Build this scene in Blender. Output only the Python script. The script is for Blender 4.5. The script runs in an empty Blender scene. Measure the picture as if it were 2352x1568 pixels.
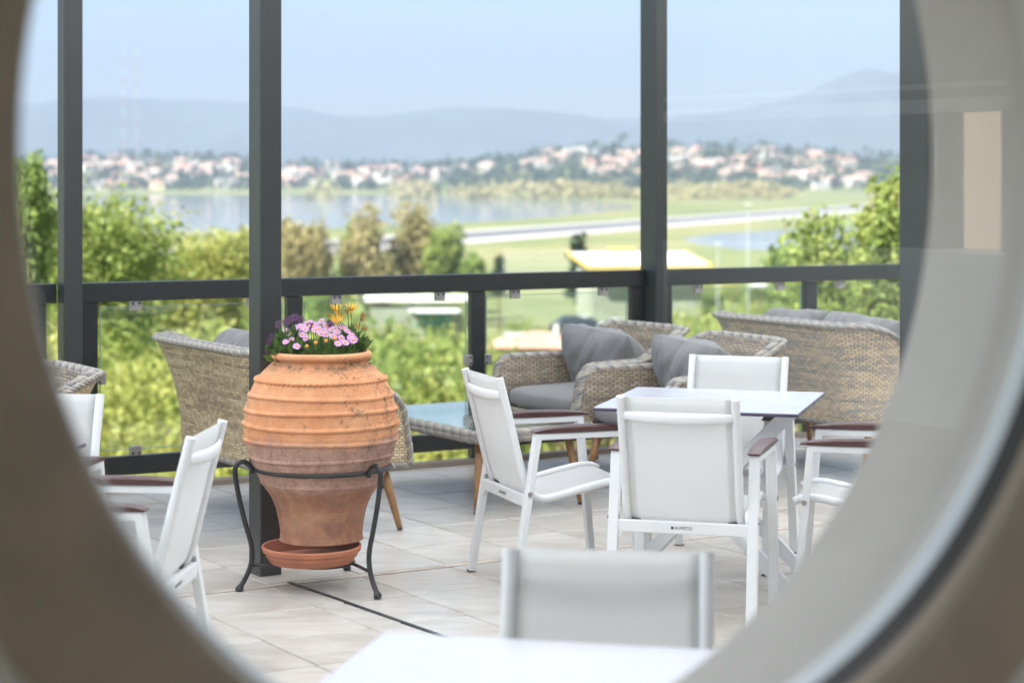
import bpy, math, random
import numpy as np
from mathutils import Vector, Matrix, noise as mnoise

R = math.radians
rnd = random.Random(7)
nrg = np.random.default_rng(11)
scene = bpy.context.scene
col = scene.collection

# ------------------------------------------------------------------ camera, sky, sun, exposure
EYE = 1.68
FPX, YH, CX = 4670.0, 400.0, 1176.0        # focal length, horizon and axis of a 2352 px wide picture
YAW = 0.561                                # terrace direction against the view
TILT = 0.007                               # drainage fall of the terrace
cam_d = bpy.data.cameras.new('camera')
cam = bpy.data.objects.new('camera', cam_d); col.objects.link(cam)
cam.location = (0, 0, EYE); cam.rotation_euler = (R(90), 0, 0)
cam_d.sensor_width = 36.0
cam_d.lens = 36.0 * FPX / 2352.0
cam_d.shift_y = -(784.0 - YH) / 2352.0
cam_d.clip_start = 0.05; cam_d.clip_end = 30000.0
cam_d.dof.use_dof = True; cam_d.dof.focus_distance = 8.1; cam_d.dof.aperture_fstop = 2.6
scene.camera = cam

SUN_EL = R(47); SUN_DIR = Vector((-0.74, -0.64, 0)).normalized()   # horizontal direction towards the sun
world = bpy.data.worlds.new('World'); scene.world = world; world.use_nodes = True
wn = world.node_tree.nodes; wl = world.node_tree.links
bg = wn['Background']; sky = wn.new('ShaderNodeTexSky')
sky.sky_type = 'NISHITA'; sky.sun_disc = False
sky.sun_elevation = SUN_EL
sky.sun_rotation = math.atan2(SUN_DIR.x, SUN_DIR.y)
sky.air_density = 1.0; sky.dust_density = 0.3; sky.ozone_density = 3.0
wl.new(sky.outputs[0], bg.inputs[0]); bg.inputs[1].default_value = 0.055
sd = bpy.data.lights.new('sun', 'SUN'); sd.energy = 5.0; sd.angle = R(0.53); sd.color = (1.0, 0.965, 0.91)
sun = bpy.data.objects.new('sun', sd); col.objects.link(sun)
tosun = Vector((SUN_DIR.x*math.cos(SUN_EL), SUN_DIR.y*math.cos(SUN_EL), math.sin(SUN_EL)))
sun.rotation_euler = tosun.to_track_quat('Z', 'Y').to_euler()
vs = scene.view_settings
vs.view_transform = 'Standard'; vs.look = 'None'; vs.exposure = 1.90; vs.gamma = 1.0; vs.use_curve_mapping = False
scene.render.engine = 'CYCLES'
cy = scene.cycles
cy.use_denoising = True
try: cy.denoiser = 'OPENIMAGEDENOISE'
except Exception: pass
cy.max_bounces = 10; cy.diffuse_bounces = 4; cy.glossy_bounces = 4; cy.transmission_bounces = 6
cy.transparent_max_bounces = 24; cy.volume_bounces = 1
cy.caustics_reflective = False; cy.caustics_refractive = False
cy.sample_clamp_indirect = 6.0

# ------------------------------------------------------------------ frames
D2 = Vector((math.cos(YAW), math.sin(YAW))); N2 = Vector((-math.sin(YAW), math.cos(YAW)))
def fl(X, Y): return -TILT * X                      # height of the terrace floor
def W(a, b, z=0.0, on_floor=True):
    p = D2*a + N2*b
    return Vector((p.x, p.y, z + (fl(p.x, p.y) if on_floor else 0)))
def AB(X, Y): return (X*D2.x + Y*D2.y, X*N2.x + Y*N2.y)
def G(x, y, z=0.0):                                 # photograph position -> place on the terrace at height z
    Y = (EYE - z)/((y-YH)/FPX - TILT*(x-CX)/FPX); return Vector(((x-CX)*Y/FPX, Y, 0))
def at(x, y, Y): return Vector(((x-CX)*Y/FPX, Y, EYE - (y-YH)*Y/FPX))

# ------------------------------------------------------------------ mesh builder
class MB:
    def __init__(s): s.v=[]; s.f=[]; s.m=[]; s.uv={}
    def add(s, vs, fs, mi=0):
        o=len(s.v); s.v += [tuple(p) for p in vs]
        for q in fs: s.f.append(tuple(i+o for i in q)); s.m.append(mi)
        return o
    def box(s, c, size, M=None, mi=0):
        x,y,z=[k/2 for k in size]
        vs=[Vector((i*x,j*y,k*z)) for i in(-1,1) for j in(-1,1) for k in(-1,1)]
        if M is not None: vs=[M@p for p in vs]
        vs=[p+Vector(c) for p in vs]
        s.add(vs,[(0,1,3,2),(4,6,7,5),(0,4,5,1),(2,3,7,6),(0,2,6,4),(1,5,7,3)],mi)
    def bar(s, p0, p1, w, d, side=(1,0,0), mi=0):
        p0=Vector(p0);p1=Vector(p1);z=(p1-p0).normalized();x=Vector(side);x=(x-z*x.dot(z)).normalized();y=z.cross(x)
        vs=[]
        for p in(p0,p1):
            for i,j in((-1,-1),(1,-1),(1,1),(-1,1)): vs.append(p+x*i*w/2+y*j*d/2)
        s.add(vs,[(3,2,1,0),(4,5,6,7),(0,1,5,4),(1,2,6,5),(2,3,7,6),(3,0,4,7)],mi)
    def tube(s, pts, r, seg=8, closed=False, cap=True, mi=0, flat=1.0):
        pts=[Vector(p) for p in pts]; n=len(pts)
        rr=r if isinstance(r,(list,tuple)) else [r]*n
        up=None; vs=[]
        for i,p in enumerate(pts):
            if closed: t=pts[(i+1)%n]-pts[i-1]
            else: t=pts[min(i+1,n-1)]-pts[max(i-1,0)]
            t.normalize()
            if up is None: up=Vector((0,0,1)) if abs(t.z)<.9 else Vector((1,0,0))
            x=up-t*up.dot(t)
            if x.length<1e-6: x=t.orthogonal()
            x.normalize(); y=t.cross(x); up=x
            for k in range(seg):
                a=2*math.pi*k/seg; vs.append(p+x*math.cos(a)*rr[i]+y*math.sin(a)*rr[i]*flat)
        fs=[]
        for i in range(n if closed else n-1):
            j=(i+1)%n
            for k in range(seg):
                l=(k+1)%seg; fs.append((i*seg+k,i*seg+l,j*seg+l,j*seg+k))
        if cap and not closed:
            fs.append(tuple(range(seg-1,-1,-1))); fs.append(tuple((n-1)*seg+k for k in range(seg)))
        s.add(vs,fs,mi)
    def lathe(s, prof, seg=64, mi=0, closed=False, f=None):
        vs=[];n=len(prof)
        for i,(r,z) in enumerate(prof):
            for k in range(seg):
                a=2*math.pi*k/seg
                rr,zz=(r,z) if f is None else f(r,z,a)
                vs.append((rr*math.cos(a),rr*math.sin(a),zz))
        fs=[]
        for i in range(n if closed else n-1):
            j=(i+1)%n
            for k in range(seg):
                l=(k+1)%seg; fs.append((i*seg+k,i*seg+l,j*seg+l,j*seg+k))
        s.add(vs,fs,mi)
    def grid(s, P, mi=0, flip=False, uv=None, wrap=False):
        n=len(P);m=len(P[0]);o=len(s.v)
        for row in P: s.v+= [tuple(p) for p in row]
        for i in range(n-1):
            for j in range(m-1 if not wrap else m):
                jj=(j+1)%m
                q=(o+i*m+j,o+i*m+jj,o+(i+1)*m+jj,o+(i+1)*m+j)
                if flip: q=q[::-1]
                s.f.append(q); s.m.append(mi)
        if uv:
            for i in range(n):
                for j in range(m): s.uv[o+i*m+j]=uv[i][j]
    def build(s, name, mats, parent=None, smooth=False, bevel=0, auto=None):
        me=bpy.data.meshes.new(name); me.from_pydata(s.v,[],s.f)
        for m in (mats if isinstance(mats,(list,tuple)) else [mats]): me.materials.append(m)
        me.polygons.foreach_set('material_index', s.m)
        if smooth: me.polygons.foreach_set('use_smooth',[True]*len(s.f))
        if s.uv:
            ul=me.uv_layers.new(name='UVMap')
            li=np.empty(len(me.loops),dtype=np.int32); me.loops.foreach_get('vertex_index',li)
            ul.data.foreach_set('uv',[c for i in li for c in s.uv.get(int(i),(0,0))])
        me.update()
        if auto: me.set_sharp_from_angle(angle=R(auto))
        o=bpy.data.objects.new(name,me); col.objects.link(o)
        if bevel:
            b=o.modifiers.new('bevel','BEVEL'); b.width=bevel; b.segments=2; b.limit_method='ANGLE'; b.angle_limit=R(40)
        if parent is not None: o.parent=parent
        return o
def smoothpath(pts, per=6):
    pts=[Vector(p) for p in pts]; out=[]
    for i in range(len(pts)-1):
        p0=pts[max(i-1,0)];p1=pts[i];p2=pts[i+1];p3=pts[min(i+2,len(pts)-1)]
        for k in range(per):
            t=k/per
            out.append(.5*((2*p1)+(p2-p0)*t+(2*p0-5*p1+4*p2-p3)*t*t+(3*p1-p0-3*p2+p3)*t**3))
    out.append(pts[-1]); return out
def tag(o, label=None, cat=None, group=None, kind=None):
    if label: o['label']=label
    if cat: o['category']=cat
    if group: o['group']=group
    if kind: o['kind']=kind
    return o
def empty(name, loc=(0,0,0), rz=0):
    o=bpy.data.objects.new(name,None); col.objects.link(o); o.location=loc; o.rotation_euler=(0,0,rz); o.empty_display_size=.1; return o
KIDS={}
def copy_tree(o, parent=None):
    c=o.copy(); col.objects.link(c); c.parent=parent
    for ch in list(o.children): copy_tree(ch,c)
    return c

# ------------------------------------------------------------------ materials
def nt(name):
    m=bpy.data.materials.new(name); m.use_nodes=True
    t=m.node_tree; return m,t.nodes,t.links,t.nodes['Principled BSDF']
def mixc(N,L,fac,a,b,blend='MIX'):
    x=N.new('ShaderNodeMix'); x.data_type='RGBA'; x.blend_type=blend
    for k,v in((0,fac),(6,a),(7,b)):
        if hasattr(v,'links') or hasattr(v,'is_linked'): L.new(v,x.inputs[k])
        elif k==0: x.inputs[0].default_value=v
        else: x.inputs[k].default_value=(*v,1) if len(v)==3 else v
    return x.outputs[2]
def noisetex(N,L,scale,detail=4,rough=.55,coord='Object',vec=None,dist=0):
    n=N.new('ShaderNodeTexNoise'); n.inputs['Scale'].default_value=scale; n.inputs['Detail'].default_value=detail
    n.inputs['Roughness'].default_value=rough; n.inputs['Distortion'].default_value=dist
    if vec is None:
        tc=N.new('ShaderNodeTexCoord'); vec=tc.outputs[coord]
    L.new(vec,n.inputs['Vector']); return n
def ramp(N,L,src,stops):
    r=N.new('ShaderNodeValToRGB'); L.new(src,r.inputs[0]); e=r.color_ramp.elements
    while len(e)<len(stops): e.new(.5)
    for k,(p,c) in enumerate(stops):
        e[k].position=p; e[k].color=(*c,1) if len(c)==3 else c
    return r.outputs[0]
def mth(N,L,op,a,b=None):
    m=N.new('ShaderNodeMath'); m.operation=op
    for k,v in((0,a),(1,b)):
        if v is None: continue
        if hasattr(v,'is_linked'): L.new(v,m.inputs[k])
        else: m.inputs[k].default_value=v
    return m.outputs[0]
def bump(N,L,h,strength,dist,bs):
    b=N.new('ShaderNodeBump'); b.inputs['Strength'].default_value=strength; b.inputs['Distance'].default_value=dist
    L.new(h,b.inputs['Height']); L.new(b.outputs[0],bs.inputs['Normal'])
def simple(name,c,rough=.5,metal=0,var=.12,scale=6,bmp=0,bscale=120,spec=None,coord='Object'):
    m,N,L,B=nt(name)
    n=noisetex(N,L,scale,5,.6,coord)
    lo=tuple(k*(1-var) for k in c); hi=tuple(min(1,k*(1+var)) for k in c)
    L.new(ramp(N,L,n.outputs[0],[(.3,lo),(.7,hi)]),B.inputs['Base Color'])
    r2=noisetex(N,L,scale*3,3,.6,coord)
    mr=N.new('ShaderNodeMapRange'); mr.inputs[3].default_value=max(.02,rough-.03); mr.inputs[4].default_value=min(1,rough+.03)
    L.new(r2.outputs[0],mr.inputs[0]); L.new(mr.outputs[0],B.inputs['Roughness'])
    B.inputs['Metallic'].default_value=metal
    if spec is not None: B.inputs['Specular IOR Level'].default_value=spec
    if bmp:
        n3=noisetex(N,L,bscale,3,.6,coord); bump(N,L,n3.outputs[0],bmp,.002,B)
    return m
M={}
M['alu']=simple('white powder coated aluminium',(.67,.685,.70),.38,0,.03,8)
M['post']=simple('grey powder coated steel',(.030,.034,.036),.36,0,.10,3,.15,300)
M['rail']=simple('dark grey powder coated rail',(.014,.017,.019),.36,0,.10,4,.15,300)
M['kerbm']=simple('bronze edge trim',(.24,.20,.16),.5,0,.15,6)
M['clamp']=simple('brushed steel clamp',(.33,.31,.31),.42,.6,.15,30)
M['screw']=simple('dark screw head',(.03,.03,.03),.5,.3,.2,50)
M['armwood']=simple('red brown armrest wood',(.060,.022,.022),.40,0,.3,14,.2,200)
M['laminate']=simple('white compact laminate',(.42,.42,.47),.26,0,.03,4)
M['tpanel']=simple('pale reflection panel',(.52,.55,.54),.6,0,.08,6)
M['ledge']=simple('dark violet laminate edge',(.055,.035,.085),.4,0,.2,9)
M['legwood']=simple('oiled eucalyptus wood',(.30,.155,.062),.5,0,.35,18,.2,160)
M['foot']=simple('rubber foot',(.03,.03,.03),.8,0,.2,30)
M['iron']=simple('black wrought iron',(.009,.010,.013),.42,0,.3,40,.3,120)
M['saucer']=simple('terracotta saucer',(.43,.155,.085),.8,0,.16,9,.2,150)
M['soil']=simple('potting soil',(.035,.025,.018),.95,0,.4,60,.6,200)
M['facade']=simple('dark facade render',(.16,.15,.14),.85,0,.1,2,.3,120)
M['cream']=simple('grey window reveal',(.26,.25,.235),.85,0,.06,5,.3,220)
M['brownwall']=simple('brown inner wall',(.40,.37,.33),.7,0,.10,3,.2,150)
M['trim']=simple('brown ring trim',(.22,.17,.125),.5,0,.2,5)
M['ringm']=simple('pale window ring',(.50,.55,.60),.35,0,.04,5)
M['innerring']=simple('brown inner ring',(.22,.18,.14),.5,0,.06,5)
M['gasket']=simple('black gasket',(.012,.012,.014),.5,0,.2,20)
M['darkwall']=simple('dark panelled wall',(.035,.032,.03),.6,0,.2,2)
M['roomfloor']=simple('brown room floor',(.07,.055,.045),.5,0,.2,2)
M['ceil']=simple('room ceiling',(.45,.43,.40),.8,0,.05,2)
M['beige']=simple('unseen beige wall',(.55,.42,.29),.85,0,.08,1)

def m_glass(name,tint,f0=.045,rough=.0):
    m,N,L,B=nt(name); N.remove(B)
    out=N['Material Output']
    tr=N.new('ShaderNodeBsdfTransparent'); tr.inputs[0].default_value=(*tint,1)
    gl=N.new('ShaderNodeBsdfGlossy'); gl.inputs['Roughness'].default_value=rough; gl.inputs[0].default_value=(1,1,1,1)
    lw=N.new('ShaderNodeLayerWeight'); lw.inputs[0].default_value=.5
    p=mth(N,L,'POWER',lw.outputs['Facing'],5.0); p=mth(N,L,'MULTIPLY',p,1-f0); p=mth(N,L,'ADD',p,f0)
    mx=N.new('ShaderNodeMixShader'); L.new(p,mx.inputs[0]); L.new(tr.outputs[0],mx.inputs[1]); L.new(gl.outputs[0],mx.inputs[2])
    L.new(mx.outputs[0],out.inputs[0]); return m
M['glass']=m_glass('clear railing glass',(.96,.985,.97),.04)
M['windowglass']=m_glass('porthole glass',(.99,.995,.995),.052)
M['tableglass']=m_glass('grey green table glass',(.90,.95,.93),.24)
M['glassedge']=simple('green glass edge',(.20,.33,.29),.2,0,.1,20)

def m_sling():
    m,N,L,B=nt('white textilene sling')
    tc=N.new('ShaderNodeTexCoord'); sp=N.new('ShaderNodeSeparateXYZ'); L.new(tc.outputs['UV'],sp.inputs[0])
    a=mth(N,L,'SINE',mth(N,L,'MULTIPLY',sp.outputs[0],2600.)); b=mth(N,L,'SINE',mth(N,L,'MULTIPLY',sp.outputs[1],2600.))
    h=mth(N,L,'MULTIPLY',a,b)
    n=noisetex(N,L,5,4)
    L.new(ramp(N,L,n.outputs[0],[(.3,(.70,.705,.71)),(.7,(.76,.76,.76))]),B.inputs['Base Color'])
    B.inputs['Roughness'].default_value=.6
    bump(N,L,h,.12,.0006,B)
    t=N.new('ShaderNodeBsdfTranslucent'); t.inputs[0].default_value=(.80,.80,.79,1)
    tp=N.new('ShaderNodeBsdfTransparent')
    mx=N.new('ShaderNodeMixShader'); mx.inputs[0].default_value=.5
    L.new(B.outputs[0],mx.inputs[1]); L.new(t.outputs[0],mx.inputs[2])
    m2=N.new('ShaderNodeMixShader'); m2.inputs[0].default_value=.05
    L.new(mx.outputs[0],m2.inputs[1]); L.new(tp.outputs[0],m2.inputs[2])
    L.new(m2.outputs[0],N['Material Output'].inputs[0]); return m
M['sling']=m_sling()
def m_canvas():
    m,N,L,B=nt('light diffusing canvas')
    B.inputs['Base Color'].default_value=(.82,.82,.80,1); B.inputs['Roughness'].default_value=.8
    n=noisetex(N,L,3,3); L.new(ramp(N,L,n.outputs[0],[(.3,(.78,.78,.76)),(.7,(.86,.86,.84))]),B.inputs['Base Color'])
    t=N.new('ShaderNodeBsdfTranslucent'); t.inputs[0].default_value=(.93,.955,.97,1)
    mx=N.new('ShaderNodeMixShader'); mx.inputs[0].default_value=.84
    L.new(B.outputs[0],mx.inputs[1]); L.new(t.outputs[0],mx.inputs[2]); L.new(mx.outputs[0],N['Material Output'].inputs[0]); return m
M['canvas']=m_canvas()

def m_weave(name,pu,pv,cols,depth=.004):
    m,N,L,B=nt(name)
    tc=N.new('ShaderNodeTexCoord'); sp=N.new('ShaderNodeSeparateXYZ'); L.new(tc.outputs['UV'],sp.inputs[0])
    wob=noisetex(N,L,9,3,.5,vec=tc.outputs['UV'])
    vv=mth(N,L,'ADD',sp.outputs[1],mth(N,L,'MULTIPLY',mth(N,L,'SUBTRACT',wob.outputs[0],.5),.006))
    V=mth(N,L,'DIVIDE',vv,pv); row=mth(N,L,'FLOOR',V)
    off=mth(N,L,'MULTIPLY',mth(N,L,'MODULO',row,2.),.5)
    U=mth(N,L,'ADD',mth(N,L,'DIVIDE',sp.outputs[0],pu),off)
    fu=mth(N,L,'FRACT',U); fv=mth(N,L,'FRACT',V)
    su=mth(N,L,'SINE',mth(N,L,'MULTIPLY',fu,math.pi)); sv=mth(N,L,'SINE',mth(N,L,'MULTIPLY',fv,math.pi))
    h=mth(N,L,'MULTIPLY',mth(N,L,'POWER',su,.6),mth(N,L,'POWER',sv,.5))
    cmb=N.new('ShaderNodeCombineXYZ'); L.new(mth(N,L,'FLOOR',U),cmb.inputs[0]); L.new(row,cmb.inputs[1])
    wn_=N.new('ShaderNodeTexWhiteNoise'); wn_.noise_dimensions='2D'; L.new(cmb.outputs[0],wn_.inputs[0])
    # long bands of strand colour running along the rows
    cm2=N.new('ShaderNodeCombineXYZ'); L.new(mth(N,L,'MULTIPLY',sp.outputs[0],.55),cm2.inputs[0]); L.new(mth(N,L,'MULTIPLY',row,.16),cm2.inputs[1])
    bn=noisetex(N,L,2.2,2,.6,vec=cm2.outputs[0])
    k=mth(N,L,'ADD',mth(N,L,'MULTIPLY',wn_.outputs[0],.24),mth(N,L,'MULTIPLY',bn.outputs[0],.80))
    c=ramp(N,L,k,[(.18,cols[0]),(.42,cols[1]),(.60,cols[2]),(.85,cols[3])])
    gap=ramp(N,L,h,[(.12,(.0,.0,.0)),(.42,(1,1,1))])
    L.new(mixc(N,L,gap,(.035,.030,.024),c),B.inputs['Base Color'])
    B.inputs['Roughness'].default_value=.55
    bump(N,L,h,.9,depth,B); return m
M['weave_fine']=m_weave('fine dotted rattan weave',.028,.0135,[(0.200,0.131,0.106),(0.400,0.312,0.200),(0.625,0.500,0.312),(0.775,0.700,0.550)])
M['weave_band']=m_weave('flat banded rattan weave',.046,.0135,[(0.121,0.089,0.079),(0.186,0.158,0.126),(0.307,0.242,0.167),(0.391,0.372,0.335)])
M['weave_back']=m_weave('plaid rattan weave',.030,.0125,[(.24,.245,.24),(.40,.37,.32),(.68,.54,.36),(.74,.68,.58)])
def m_braid():
    m,N,L,B=nt('grey brown braid strand')
    geo=N.new('ShaderNodeNewGeometry'); n=noisetex(N,L,60,2,.6)
    k=mth(N,L,'ADD',mth(N,L,'MULTIPLY',geo.outputs['Random Per Island'],.85),mth(N,L,'MULTIPLY',n.outputs[0],.25))
    L.new(ramp(N,L,k,[(.15,(.12,.122,.128)),(.5,(.205,.20,.195)),(.95,(.36,.325,.27))]),B.inputs['Base Color'])
    B.inputs['Roughness'].default_value=.5; return m
M['braid']=m_braid()
def m_cushion():
    m,N,L,B=nt('grey outdoor fabric')
    n=noisetex(N,L,3,3); f=noisetex(N,L,420,2,.7)
    c=ramp(N,L,n.outputs[0],[(.3,(.135,.135,.138)),(.7,(.185,.182,.182))])
    L.new(mixc(N,L,.25,c,f.outputs[0],'OVERLAY'),B.inputs['Base Color'])
    B.inputs['Roughness'].default_value=.9; B.inputs['Sheen Weight'].default_value=.15
    bump(N,L,f.outputs[0],.15,.002,B); return m
M['cushion']=m_cushion()
def m_terracotta():
    m,N,L,B=nt('weathered terracotta')
    tc=N.new('ShaderNodeTexCoord'); sp=N.new('ShaderNodeSeparateXYZ'); L.new(tc.outputs['Object'],sp.inputs[0])
    n1=noisetex(N,L,5,5,.6); n2=noisetex(N,L,22,6,.7); n3=noisetex(N,L,70,5,.7); n4=noisetex(N,L,13,6,.68,dist=.3)
    warm=mixc(N,L,.3,ramp(N,L,n2.outputs[0],[(.3,(.44,.17,.08)),(.7,(.70,.34,.17))]),ramp(N,L,n1.outputs[0],[(.32,(.52,.21,.10)),(.55,(.60,.295,.14)),(.72,(.68,.37,.21))]))
    pink=mixc(N,L,.45,ramp(N,L,n2.outputs[0],[(.3,(.18,.10,.075)),(.5,(.37,.20,.15)),(.7,(.52,.34,.28))]),ramp(N,L,n3.outputs[0],[(.35,(.16,.10,.08)),(.65,(.56,.36,.29))]))
    base=mixc(N,L,.4,ramp(N,L,n4.outputs[0],[(.35,(.20,.11,.085)),(.52,(.33,.14,.075)),(.68,(.42,.22,.14))]),ramp(N,L,n2.outputs[0],[(.35,(.17,.085,.065)),(.65,(.42,.20,.11))]))
    zz=mth(N,L,'ADD',sp.outputs[2],mth(N,L,'MULTIPLY',mth(N,L,'SUBTRACT',n1.outputs[0],.5),.16))
    up=ramp(N,L,zz,[(.585,(0,0,0)),(.63,(1,1,1))]); lo=ramp(N,L,zz,[(.40,(0,0,0)),(.44,(1,1,1))])
    c=mixc(N,L,lo,base,mixc(N,L,up,pink,warm))
    # lichen and soot specks with outlines of their own, thickest under the rim and on one side
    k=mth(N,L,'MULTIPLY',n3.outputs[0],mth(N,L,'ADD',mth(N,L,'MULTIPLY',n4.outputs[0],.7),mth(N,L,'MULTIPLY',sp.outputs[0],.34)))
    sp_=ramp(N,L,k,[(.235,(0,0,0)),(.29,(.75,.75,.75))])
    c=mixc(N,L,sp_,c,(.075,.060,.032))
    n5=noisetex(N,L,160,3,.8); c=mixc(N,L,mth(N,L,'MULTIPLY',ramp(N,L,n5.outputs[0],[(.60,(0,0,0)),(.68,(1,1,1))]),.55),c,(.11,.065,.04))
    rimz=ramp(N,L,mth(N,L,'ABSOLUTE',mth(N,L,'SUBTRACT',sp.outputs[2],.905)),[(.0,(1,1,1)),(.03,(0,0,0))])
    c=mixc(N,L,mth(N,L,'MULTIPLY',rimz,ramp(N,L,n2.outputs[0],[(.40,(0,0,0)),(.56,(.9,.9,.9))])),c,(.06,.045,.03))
    L.new(c,B.inputs['Base Color']); B.inputs['Roughness'].default_value=.88; B.inputs['Specular IOR Level'].default_value=.25
    dust=noisetex(N,L,7,5,.7); c=mixc(N,L,mth(N,L,'MULTIPLY',ramp(N,L,dust.outputs[0],[(.42,(0,0,0)),(.68,(1,1,1))]),.25),c,(.52,.36,.25)); L.new(c,B.inputs['Base Color'])
    gr=mth(N,L,'SINE',mth(N,L,'ADD',mth(N,L,'MULTIPLY',sp.outputs[2],620.),mth(N,L,'MULTIPLY',n1.outputs[0],9.)))
    bump(N,L,mth(N,L,'ADD',n3.outputs[0],mth(N,L,'MULTIPLY',gr,.16)),.5,.003,B); return m
M['terracotta']=m_terracotta()
def m_tile():
    m,N,L,B=nt('beige porcelain tile')
    oi=N.new('ShaderNodeObjectInfo'); geo=N.new('ShaderNodeNewGeometry')
    ad=N.new('ShaderNodeVectorMath'); ad.operation='ADD'; L.new(geo.outputs['Position'],ad.inputs[0])
    sc=N.new('ShaderNodeVectorMath'); sc.operation='SCALE'; L.new(oi.outputs['Location'],sc.inputs[0]); sc.inputs['Scale'].default_value=7.3
    L.new(sc.outputs[0],ad.inputs[1])
    mp=N.new('ShaderNodeMapping'); mp.inputs['Rotation'].default_value=(0,0,-YAW); mp.inputs['Scale'].default_value=(1,2.6,1); L.new(ad.outputs[0],mp.inputs[0])
    n=noisetex(N,L,3.2,6,.62,vec=mp.outputs[0],dist=.6); n2=noisetex(N,L,1.1,4,.6,vec=geo.outputs['Position'])
    c=ramp(N,L,n.outputs[0],[(.28,(.36,.325,.285)),(.5,(.46,.43,.395)),(.72,(.54,.515,.48))])
    st=ramp(N,L,n2.outputs[0],[(.48,(0,0,0)),(.75,(.45,.45,.45))])
    c=mixc(N,L,st,c,(.36,.265,.185))
    rv=N.new('ShaderNodeMapRange'); rv.inputs[3].default_value=.9; rv.inputs[4].default_value=1.08; L.new(oi.outputs['Random'],rv.inputs[0])
    L.new(mixc(N,L,1.0,c,rv.outputs[0],'MULTIPLY'),B.inputs['Base Color'])
    n3=noisetex(N,L,2,3,.5,vec=geo.outputs['Position'])
    mr=N.new('ShaderNodeMapRange'); mr.inputs[3].default_value=.27; mr.inputs[4].default_value=.36; L.new(n3.outputs[0],mr.inputs[0]); L.new(mr.outputs[0],B.inputs['Roughness'])
    n4=noisetex(N,L,24,4,.6,vec=mp.outputs[0]); bump(N,L,n4.outputs[0],.04,.003,B); return m
M['tile']=m_tile()
M['filler']=simple('pale joint mortar',(.40,.345,.30),.9,0,.3,7,.5,40)
M['grout']=simple('dark grout',(.085,.075,.065),.9,0,.25,30)
def m_leaf(name,dark,mid,light,scale=.9,trans=.45):
    m,N,L,B=nt(name)
    geo=N.new('ShaderNodeNewGeometry'); oi=N.new('ShaderNodeObjectInfo')
    ad=N.new('ShaderNodeVectorMath'); ad.operation='ADD'; L.new(geo.outputs['Position'],ad.inputs[0]); L.new(oi.outputs['Location'],ad.inputs[1])
    n=noisetex(N,L,scale,4,.65,vec=ad.outputs[0])
    k=mth(N,L,'ADD',mth(N,L,'MULTIPLY',n.outputs[0],.75),mth(N,L,'MULTIPLY',geo.outputs['Random Per Island'],.25))
    c=ramp(N,L,k,[(.3,dark),(.5,mid),(.7,light)])
    L.new(c,B.inputs['Base Color']); B.inputs['Roughness'].default_value=.5; B.inputs['Specular IOR Level'].default_value=.3
    t=N.new('ShaderNodeBsdfTranslucent'); L.new(mixc(N,L,.5,c,light),t.inputs[0])
    mx=N.new('ShaderNodeMixShader'); mx.inputs[0].default_value=trans
    L.new(B.outputs[0],mx.inputs[1]); L.new(t.outputs[0],mx.inputs[2]); L.new(mx.outputs[0],N['Material Output'].inputs[0]); return m
M['leaf_bright']=m_leaf('bright fresh leaves',(.13,.20,.05),(.29,.37,.09),(.47,.50,.16),1.4,.5)
M['leaf_mid']=m_leaf('mid green leaves',(.11,.18,.05),(.23,.33,.08),(.38,.44,.14),.7)
M['leaf_yellow']=m_leaf('yellow green leaves',(0.2, 0.25, 0.06),(0.4, 0.43, 0.11),(0.58, 0.55, 0.18),.6,.5)
M['leaf_olive']=m_leaf('olive grey leaves',(.24,.23,.11),(.42,.38,.18),(.58,.50,.26),.25)
M['leaf_dark']=m_leaf('dark evergreen leaves',(.03,.05,.025),(.05,.08,.035),(.08,.11,.045),.1,.25)
M['leaf_pot']=m_leaf('daisy foliage',(.03,.07,.022),(.075,.14,.04),(.15,.23,.06),18,.35)
M['bark']=simple('grey brown bark',(.16,.12,.085),.9,0,.3,6,.5,30)
def flat(name,c,rough=.6,trans=0):
    m=simple(name,c,rough,0,.18,40); 
    return m
M['petal_pink']=flat('pink petals',(.52,.29,.55)); M['petal_purple']=flat('dark purple petals',(.045,.004,.045))
M['petal_yellow']=flat('yellow petals',(.66,.36,.02)); M['disc']=flat('orange disc florets',(.62,.27,.02))
M['petal_bronze']=flat('bronze petal backs',(.33,.13,.015)); M['stem']=flat('green stem',(.06,.10,.035)); M['dry']=flat('dry florets',(.28,.18,.09))
M['asphalt']=simple('runway asphalt',(.12,.12,.125),.9,0,.2,.02,coord='Object'); M['concrete']=simple('pale runway shoulder',(.42,.40,.37),.9,0,.1,.02)
M['hwall']=simple('white house render',(.62,.59,.54),.9,0,.06,.05); M['hcream']=simple('cream house render',(.66,.54,.38),.9,0,.08,.05); M['hpink']=simple('pale pink house render',(.62,.45,.38),.9,0,.08,.05)
M['rooft']=simple('red roof tiles',(.45,.24,.175),.9,0,.25,.2); M['roofp']=simple('pale terracotta roof tiles',(.54,.37,.29),.9,0,.25,.2); M['roofs']=simple('salmon roof tiles',(.58,.30,.23),.9,0,.2,.6); M['roofg']=simple('grey flat roof',(.45,.44,.43),.9,0,.15,.2)
M['pane']=simple('dark far window',(.05,.06,.07),.3,0,.2,.5)
M['mastred']=simple('red mast paint',(.50,.24,.22),.7); M['mastwhite']=simple('white mast paint',(.55,.55,.55),.7)
M['yellowtrim']=simple('yellow fascia',(.72,.50,.12),.6,0,.1,.5); M['whiteroof']=simple('white sheet roof',(.78,.77,.74),.7,0,.05,.2)
M['greywall']=simple('grey green plaster',(.30,.32,.24),.9,0,.2,.4)
M['teal']=simple('teal wall',(.10,.30,.29),.7,0,.1,.3)
M['carwhite']=simple('white car paint',(.75,.75,.75),.3); M['cardark']=simple('dark car paint',(.03,.04,.05),.3); M['tyre']=simple('tyre rubber',(.02,.02,.02),.8)

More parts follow.
